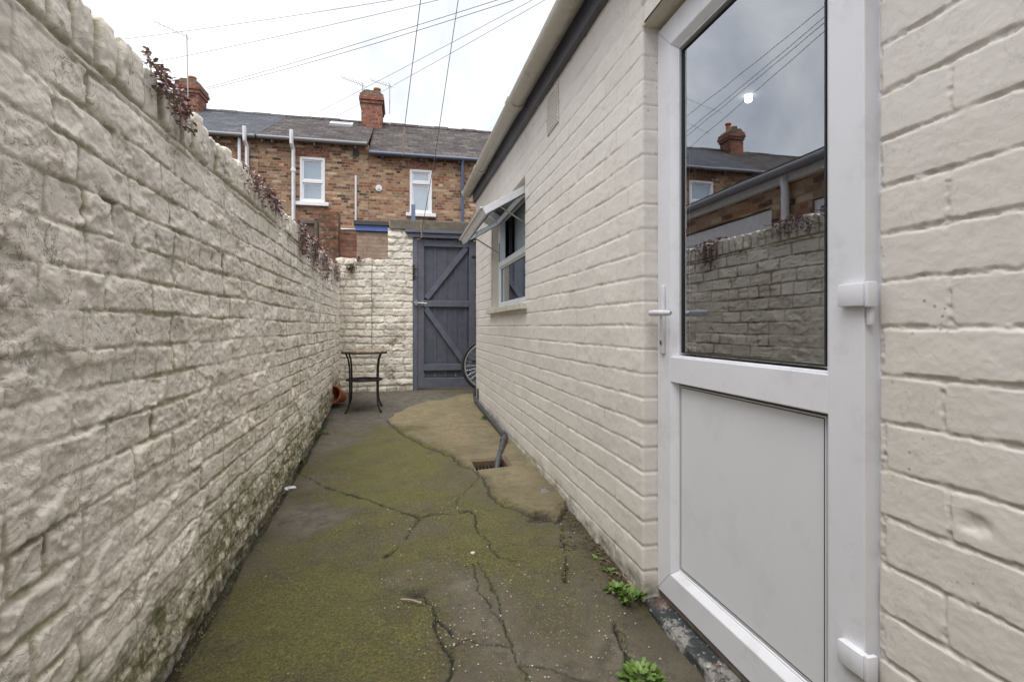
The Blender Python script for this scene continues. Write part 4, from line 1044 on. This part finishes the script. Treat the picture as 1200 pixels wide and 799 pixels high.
MB().box(NX0-.10, NX0-.03, 4.31, 5.89, 0, 2.14).build('garage_door', M['whitepaint'], nb, bevel=.01)
MB().add([(NX0+.12, NY0-.1, nz+.03), (NX0+.12, NY1+.1, nz+.03), (-4.8, NY1+.1, 3.75), (-4.8, NY0-.1, 3.75), (NX0+.12, NY0-.1, nz-.0), (NX0+.12, NY1+.1, nz-.0), (-4.8, NY1+.1, 3.70), (-4.8, NY0-.1, 3.70)],
         [(0, 3, 2, 1), (4, 5, 6, 7), (0, 1, 5, 4), (1, 2, 6, 5), (2, 3, 7, 6), (3, 0, 4, 7)]).build('roof', M['tile_side'], nb)
MB().tube([(NX0+.14, NY0-.1, nz-.04), (NX0+.14, NY1+.12, nz-.04)], .042, 12).build('gutter', M['greygut'], nb, smooth=True)
MB().box(NX0+.001, NX0+.06, NY0, NY1, nz-.12, nz-.002).build('fascia', M['whitepaint'], nb)
MB().tube([(NX0+.08, 4.05, nz-.06), (NX0+.06, 4.05, nz-.2), (NX0+.06, 4.05, 0)], .036, 10).build('downpipe', M['whitepaint'], nb, smooth=True)

mh = thing('unseen_shade_house', (1.2, -3.6, -.2), 'unseen brick house added behind the viewer to block light, kept low', 'house')  # out-of-view house added to shade the near surfaces, height reduced for more light
MB().box(-1.0, 3.5, -5.2, -2.52, -.2, 3.6).build('wall', M['brick'], mh)
MB().prism([(-5.4, 3.602), (-2.3, 3.602), (-2.3, 3.65), (-3.9, 5.0), (-5.4, 3.65)], -1.1, 3.6, 'x').build('roof', M['tile'], mh)
MB().frame(-.4, .5, 1.9, 3.1, .06, -2.50, -2.56, 'y').build('window', M['whitepaint'], mh)
# ------------------------------------------------------------------ wires
def pt(x, y, d): 
    r = ray(x, y); return Vector((0, 0, CAMZ))+r*d
def wire(name, a, b, r, sag, mat, label, cat, group):
    n = 24; pts = []
    for i in range(n+1):
        t = i/n; p = a.lerp(b, t); p = p-Vector((0, 0, sag*4*t*(1-t))); pts.append(tuple(p))
    o = MB().tube(pts, r, 5).build(name, mat, None, smooth='all'); return props(o, label, cat, group)
g_ = 'overhead cables crossing the sky'
wire('overhead_cable', pt(60, 56, 15), pt(640, -30, 10), .0058, .10, M['wire'], 'topmost thin overhead cable at the upper left, above the others', 'cable', g_)
wire('overhead_cable', pt(80, 92, 15.5), pt(720, -50, 10), .0058, .12, M['wire'], 'second overhead cable from the top, passing the tall aerial', 'cable', g_)
wire('overhead_cable', pt(242, 103, 14.0), pt(800, -70, 7), .0058, .06, M['wire'], 'upper cable of the close pair leaving the far left chimney', 'cable', g_)
wire('overhead_cable', pt(242, 105, 14.0), pt(812, -70, 7), .0058, .12, M['wire'], 'lower cable of the close pair leaving the far left chimney', 'cable', g_)
wire('overhead_cable', pt(352, 142, 18.5), pt(830, -110, 9), .0058, .04, M['wire'], 'upper cable of the pair rising over the middle chimney', 'cable', g_)
wire('overhead_cable', pt(392, 138, 18.5), pt(810, -98, 9), .0058, .04, M['wire'], 'lower cable of the pair rising over the middle chimney', 'cable', g_)
wire('overhead_cable', pt(560, 205, 16), pt(900, -250, 12), .005, .02, M['wire'], 'short cable descending behind the gutter of the right-hand building', 'cable', g_)
def mpt(x, y, d):
    q = ray(x, y); return Vector((1.85-q.x*d, q.y*d, CAMZ+q.z*d))
for (a, b_, lb) in (((797, 143), (968, 5), 'highest'), ((808, 152), (970, 16), 'second highest'), ((797, 166), (972, 21), 'third highest'), ((812, 170), (973, 30), 'lowest')):
    A_m, B_m = mpt(*a, 14.5), mpt(*b_, 9); e = (B_m-A_m)*.6
    wire('overhead_cable', A_m-e*.1, B_m+e, .006, .03, M['line'], lb+' of the four slanting cables mirrored in the door glass', 'cable', 'cables mirrored in the door glass')
def two_pt(x0, y0, d0, x1, y1, d1, k):
    a, b = pt(x0, y0, d0), pt(x1, y1, d1); return a, b
gw = 'washing lines strung above the yard'
wl1 = [pt(474, 150, 6.2), pt(493, 0, 5.2), pt(530, -300, 4.0)]
o = MB().tube([tuple(p) for p in wl1], .0042, 6).build('washing_line', M['line']); props(o, 'left-hand washing line, ending in a frayed hanging rope', 'washing line', gw)
a0 = pt(474, 148, 6.2)
o = MB().tube([tuple(a0), tuple(a0+Vector((-.003, 0, -.10))), tuple(a0+Vector((-.008, 0, -.22))), tuple(a0+Vector((-.012, 0, -.33)))], [.008, .014, .011, .006], 7).tube([tuple(a0+Vector((.0, 0, -.02))), tuple(a0+Vector((.004, 0, -.16))), tuple(a0+Vector((-.022, 0, -.36)))], .004, 5).build('frayed_rope', M['rope']); props(o, 'frayed brown rope end hanging from the left washing line', 'rope')
wl2 = [pt(494, 272, 6.35), pt(510, 182, 6.1), pt(537, 0, 5.2), pt(582, -300, 4.0)]
o = MB().tube([tuple(p) for p in wl2], .0042, 6).build('washing_line', M['line']); props(o, 'right-hand washing line running down to the gate lintel', 'washing line', gw)
a1 = wl2[0]
o = MB().tube([tuple(a1+Vector((0, 0, .16))), tuple(a1+Vector((-.01, -.01, .05))), tuple(a1+Vector((.005, -.012, -.06))), tuple(a1+Vector((-.03, -.01, -.10)))], [.004, .009, .008, .003], 6).build('tied_rope', M['rope']); props(o, 'knotted rope tail tied at the gate head beam', 'rope')

# ------------------------------------------------------------------ plants
def leaf(mb, base, d, L, w, curl=.2):
    d = Vector(d).normalized(); side = d.cross(Vector((0, 0, 1)))
    side = Vector((1, 0, 0)) if side.length < .05 else side.normalized()
    nrm = side.cross(d).normalized(); b = Vector(base)
    p = [b, b+d*L*.35+side*w*.5+nrm*L*curl*.3, b+d*L*.75+side*w*.42+nrm*L*curl*.25, b+d*L-nrm*L*curl*.3, b+d*L*.75-side*w*.42+nrm*L*curl*.25, b+d*L*.35-side*w*.5+nrm*L*curl*.3, b+d*L*.5]
    mb.add(p, [(0, 1, 6), (1, 2, 6), (2, 3, 6), (3, 4, 6), (4, 5, 6), (5, 0, 6)])
def weed(x, y, r, n, L, label, up=.6, mat='weed', z=None, group='weeds growing in the floor joints'):
    z = float(ground_z(x, y))-.012 if z is None else z
    mb = MB()
    for i in range(n):
        a = random.uniform(0, 6.28); q = r*math.sqrt(random.random())*.75
        b = Vector((x+q*math.cos(a), y+q*math.sin(a), z+random.uniform(0, .5)*r))
        d = Vector((math.cos(a)*random.uniform(.3, 1), math.sin(a)*random.uniform(.3, 1), random.uniform(.1, 1)*up*1.6))
        l = L*random.uniform(.5, 1.2); leaf(mb, b, d, l, l*random.uniform(.5, .75), random.uniform(.1, .5))
    for i in range(max(3, n//10)):
        a = random.uniform(0, 6.28); mb.tube([(x, y, z), (x+r*.6*math.cos(a), y+r*.6*math.sin(a), z+r*.5)], .0014, 4)
    o = mb.build('weed', M[mat], None, smooth='all'); return props(o, label, 'plant', group)
wx, wy = px2g(722, 690); weed(wx, wy, .038, 45, .025, 'leafy green weed just left of the largest weed, at the foot of the building corner')
wx, wy = px2g(740, 700); weed(wx, wy, .045, 70, .027, 'largest bright green weed, at the foot of the building corner by the door')
wx, wy = px2g(752, 797); weed(wx, wy, .065, 170, .026, 'bright green weed in the floor at the bottom edge, left of the door sill')
wx, wy = px2g(702, 655); weed(wx, wy, .02, 14, .024, 'smallest round-leaved weed against the right wall, farthest from the door', .3)
wx, wy = px2g(714, 668); weed(wx, wy, .02, 12, .024, 'tiny round-leaved weed between the smallest weed and the leafy corner weeds', .3)
wx, wy = px2g(353, 543); weed(wx-.02, wy, .05, 70, .028, 'small green weed at the foot of the left wall by the crack')
wx, wy = px2g(568, 492); weed(wx+.03, wy, .07, 70, .032, 'green weed growing beside the grey waste pipe')
wx, wy = px2g(378, 508); weed(wx, wy, .07, 40, .025, 'flat low weed along the far foot of the left wall', .3)
wx, wy = px2g(662, 628); weed(wx, wy, .035, 40, .014, 'dark mossy tuft in the gap by the right wall', .3, 'mossclump')
wx, wy = px2g(418, 481); weed(wx, wy, .08, 60, .02, 'low mossy tuft under the little table', .25, 'mossclump')

def topplant(y, n, r, drop, label, sprig=0, seedL=.016):
    mb = MB(); x = XL(y)-.02; z = ZT+.02
    for i in range(n):
        t = random.random()
        a = random.gauss(0, 1)*r*.5; hang = random.random()**1.4*drop
        b = Vector((x+.035+random.uniform(-.03, .012)+(.012 if hang > .03 else 0), y+a, z-hang+random.uniform(0, .03)))
        d = Vector((random.uniform(.2, 1), random.uniform(-1, 1), random.uniform(-.9, .9)))
        l = seedL*random.uniform(.5, 1.3); leaf(mb, b, d, l, l*.7, .3)
    for i in range(n//22):
        a = random.gauss(0, 1)*r*.4; dr_ = drop*random.uniform(.4, 1)
        mb.tube([(x, y+a, z), (x+.04, y+a+.01, z-.01), (x+.052, y+a+random.uniform(-.03, .03), z-dr_)], .0016, 4)
    mb.tube([(x+.03, y+r*(i/12-.5)*2.4, z+.006+.004*math.sin(i)) for i in range(13)], .003, 5)
    for i in range(sprig):
        tip = Vector((x+random.uniform(-.02, .05), y+random.uniform(-.10, .25), z+random.uniform(.02, .075))); mid = Vector((x, (y+tip.y)/2, z+.05))
        mb.tube([(x, y, z), tuple(mid), tuple(tip)], .0013, 4)
        for k in range(12):
            c = mid.lerp(tip, random.random()); leaf(mb, c, (random.uniform(-1, 1), random.uniform(-1, 1), random.uniform(-.3, 1)), seedL*.8, seedL*.6)
    o = mb.build('wall_plant', M['sedum'], None, smooth='all'); return props(o, label, 'plant', 'trailing plants on the wall coping')
def ytop(px, py):   # where the wall top stands under a traced pixel column
    Yv = 2.0
    for _ in range(20): Yv = atX(px, py, XL(Yv)).y
    return Yv
topplant(ytop(188, 90), 150, .085, .085, 'nearest trailing plant on the left wall coping, with thin upright sprigs', 5)
topplant(ytop(206, 122), 170, .07, .12, 'long purple trailing plant just beyond the nearest one on the coping', 1, .017)
topplant(ytop(295, 210), 130, .16, .12, 'small purple tuft on the coping in front of the first white downpipe', 0, .02)
topplant(ytop(314, 235), 300, .22, .11, 'wide purple clump on the coping left of the second white downpipe', 0, .022)
topplant(ytop(352, 272), 260, .20, .22, 'dark trailing clump on the coping below the blind window', 0, .026)
topplant(ytop(366, 290), 280, .26, .26, 'brown-green trailing clump on the coping below the sooty brick pier', 0, .028)
topplant(ytop(379, 303), 260, .28, .28, 'purple trailing clump second from the far end of the coping', 0, .028)
topplant(ytop(392, 316), 200, .30, .22, 'farthest purple clump on the coping, at the rear corner', 0, .028)
def rearplant(px, py, r, n, label):
    c = atY(px, py, RY-.02); mb = MB()
    for i in range(n):
        b = c+Vector((random.gauss(0, r*.5), random.uniform(-.05, .0), random.gauss(0, r*.5)))
        leaf(mb, b, (random.uniform(-1, 1), -random.random(), random.uniform(-1, 1)), .028, .018)
    o = mb.build('wall_plant', M['sedum'] if n < 90 else M['deadleaf'], None, smooth='all'); return props(o, label, 'plant', 'plants rooted in the rear wall')
rearplant(411, 315, .055, 120, 'round brown tuft rooted in the rear wall by the corner')
rearplant(421, 304, .035, 60, 'tiny dark tuft on top of the low rear wall')

# ------------------------------------------------------------------ debris
def lump(name, x, y, sx, sy, sz, mat, label, cat, seed=0, group=None, rz=0):
    bm = bmesh.new(); bmesh.ops.create_icosphere(bm, subdivisions=3, radius=1)
    for v in bm.verts:
        n_ = float(fbm(np.array([v.co.x*1.6+v.co.z]), np.array([v.co.y*1.6-v.co.z]), 3, 120+seed)[0])
        v.co *= 1+n_*1.1; v.co = Vector((v.co.x*sx, v.co.y*sy, v.co.z*sz)); v.co.rotate(Matrix.Rotation(rz, 3, 'Z'))
    me = bpy.data.meshes.new(name); bm.to_mesh(me); bm.free()
    o = link(name, me, mat); o.location = (x, y, float(ground_z(x, y))+sz*.4)
    return props(o, label, cat, group)
gx, gy_ = px2g(637, 578); lump('stone', gx, gy_, .03, .04, .014, M['rock'], 'grey flat stone lying on the tan concrete by the right wall', 'stone', 1)
gx, gy_ = px2g(340, 573); lump('litter', gx, gy_, .032, .022, .012, M['litter'], 'crumpled pale scrap of litter by the left wall', 'litter', 4, rz=.4)
gx, gy_ = px2g(554, 648); lump('pebble', gx, gy_, .010, .009, .006, M['chips'], 'small white pebble in the middle of the floor', 'pebble', 6)
tw = MB(); p0 = px2g(470, 705); p1 = px2g(494, 708); z0_ = float(ground_z(*p0))
tw.tube([(p0[0], p0[1], z0_+.010), ((p0[0]+p1[0])/2, (p0[1]+p1[1])/2+.004, z0_+.012), (p1[0], p1[1], z0_+.008)], .0035, 6)
props(tw.build('twig', plain('pale_twig', (.30, .24, .17), .8)), 'short pale twig lying across the hollow in the floor', 'twig')
mb = MB()
for i in range(260):    # chips and crumbs along the cracks
    pts, w = random.choice(CR); k = random.randrange(len(pts)-1); t = random.random()
    x = pts[k][0]*(1-t)+pts[k+1][0]*t+random.gauss(0, .07); y = pts[k][1]*(1-t)+pts[k+1][1]*t+random.gauss(0, .09)
    if not (XL(y)+.03 < x < .80) or (y < 1.7 and x > .78): continue
    z = float(ground_z(x, y))+.002; r = random.uniform(.0012, .0038)
    vs = [(x+r*random.uniform(.6, 1.4)*dx, y+r*random.uniform(.6, 1.4)*dy, z+r*.8*dz) for dx, dy, dz in ((1, 0, 0), (-1, 0, 0), (0, 1, 0), (0, -1, 0), (0, 0, 1), (0, 0, -1))]
    mb.add(vs, [(0, 2, 4), (2, 1, 4), (1, 3, 4), (3, 0, 4), (2, 0, 5), (1, 2, 5), (3, 1, 5), (0, 3, 5)])
o = mb.build('crumbs', M['chips']); props(o, kind='stuff')
mb = MB()
for i in range(400):    # leaf litter along both wall feet
    if random.random() < .7: y = random.uniform(1.7, 3.0); x = XR-abs(random.gauss(0, .05))-.01
    elif random.random() < .6: y = random.uniform(1.5, 5.5); x = XL(y)+abs(random.gauss(0, .035))+.01
    else: y = random.uniform(1.5, 5.5); x = random.uniform(-.5, .7)
    leaf(mb, (x, y, float(ground_z(x, y))+.002), (random.uniform(-1, 1), random.uniform(-1, 1), random.uniform(-.05, .3)), random.uniform(.006, .018), random.uniform(.004, .010), .3)
o = mb.build('leaf_litter', M['deadleaf']); props(o, kind='stuff')

mb = MB()
def tuft(x, y, n, sp, z=None, up=1.0):
    z = float(ground_z(x, y))-.003 if z is None else z
    for i in range(n):
        leaf(mb, (x+random.gauss(0, sp), y+random.gauss(0, sp), z), (random.uniform(-1, 1), random.uniform(-1, 1), random.uniform(.2, 1.4)*up), random.uniform(.003, .008), random.uniform(.002, .004), .3)
for i in range(210):
    pts, w = random.choice(CR[1:4]+CR[5:6]+CR[8:10]+CR[9:10]); k = random.randrange(len(pts)-1); t = random.random()
    tuft(pts[k][0]*(1-t)+pts[k+1][0]*t, pts[k][1]*(1-t)+pts[k+1][1]*t, 7, .008)
for i in range(330):
    y = 1.3+4.2*random.random()**1.3; tuft(XL(y)+.012+abs(random.gauss(0, .03)), y, 8, .010)
for i in range(150):
    y = random.uniform(1.75, 3.4); tuft(XR-.010-abs(random.gauss(0, .035)), y, 8, .009)
for i in range(60):
    gx_, gy2 = px2g(random.gauss(655, 10), random.gauss(640, 25)); tuft(gx_, gy2, 8, .010)
o = mb.build('moss', M['mossclump']); props(o, kind='stuff')

# ------------------------------------------------------------------ light
w = bpy.data.worlds.new("World"); scene.world = w; w.use_nodes = True
nt = w.node_tree; g = NT(nt); bg = nt.nodes['Background']
sky = g.n('ShaderNodeTexSky', sky_type='NISHITA'); sky.sun_disc = False
EL, AZ = R(72), R(205)       # sun high, from the left and a little behind the camera
sky.sun_elevation = EL; sky.sun_rotation = AZ; sky.air_density = 1; sky.dust_density = 3
tc = g.n('ShaderNodeTexCoord').outputs['Generated']
cl = g.ramp(g.noise(tc, 2.2, 7, .6, .4), [(.38, (4.2, 4.45, 4.9)), (.48, (5.5, 5.65, 5.95)), (.60, (7.2, 7.25, 7.3))])
g.l(g.mix(.88, sky.outputs[0], cl), bg.inputs['Color']); bg.inputs['Strength'].default_value = .066
sun = bpy.data.lights.new('sun', 'SUN'); sun.energy = 1.5; sun.angle = R(60); sun.color = (1, .97, .92)
so = bpy.data.objects.new('sun', sun); COL.objects.link(so)
dirv = Vector((math.sin(AZ)*math.cos(EL), math.cos(AZ)*math.cos(EL), math.sin(EL)))
so.rotation_euler = dirv.to_track_quat('Z', 'Y').to_euler()

# ------------------------------------------------------------------ camera
cam = bpy.data.cameras.new('camera'); co_ = bpy.data.objects.new('camera', cam); COL.objects.link(co_)
cam.lens = 18; cam.sensor_width = 36; cam.clip_end = 3000; cam.clip_start = .02
cam.shift_y = -(399.5-HY)/1200
co_.location = (0, 0, CAMZ); co_.rotation_euler = (R(90), 0, -TH)
scene.camera = co_
scene.view_settings.view_transform = 'Standard'; scene.view_settings.look = 'None'
scene.view_settings.exposure = 1.58; scene.view_settings.gamma = 1
for o in bpy.data.objects:
    if '_w' in o: del o['_w']
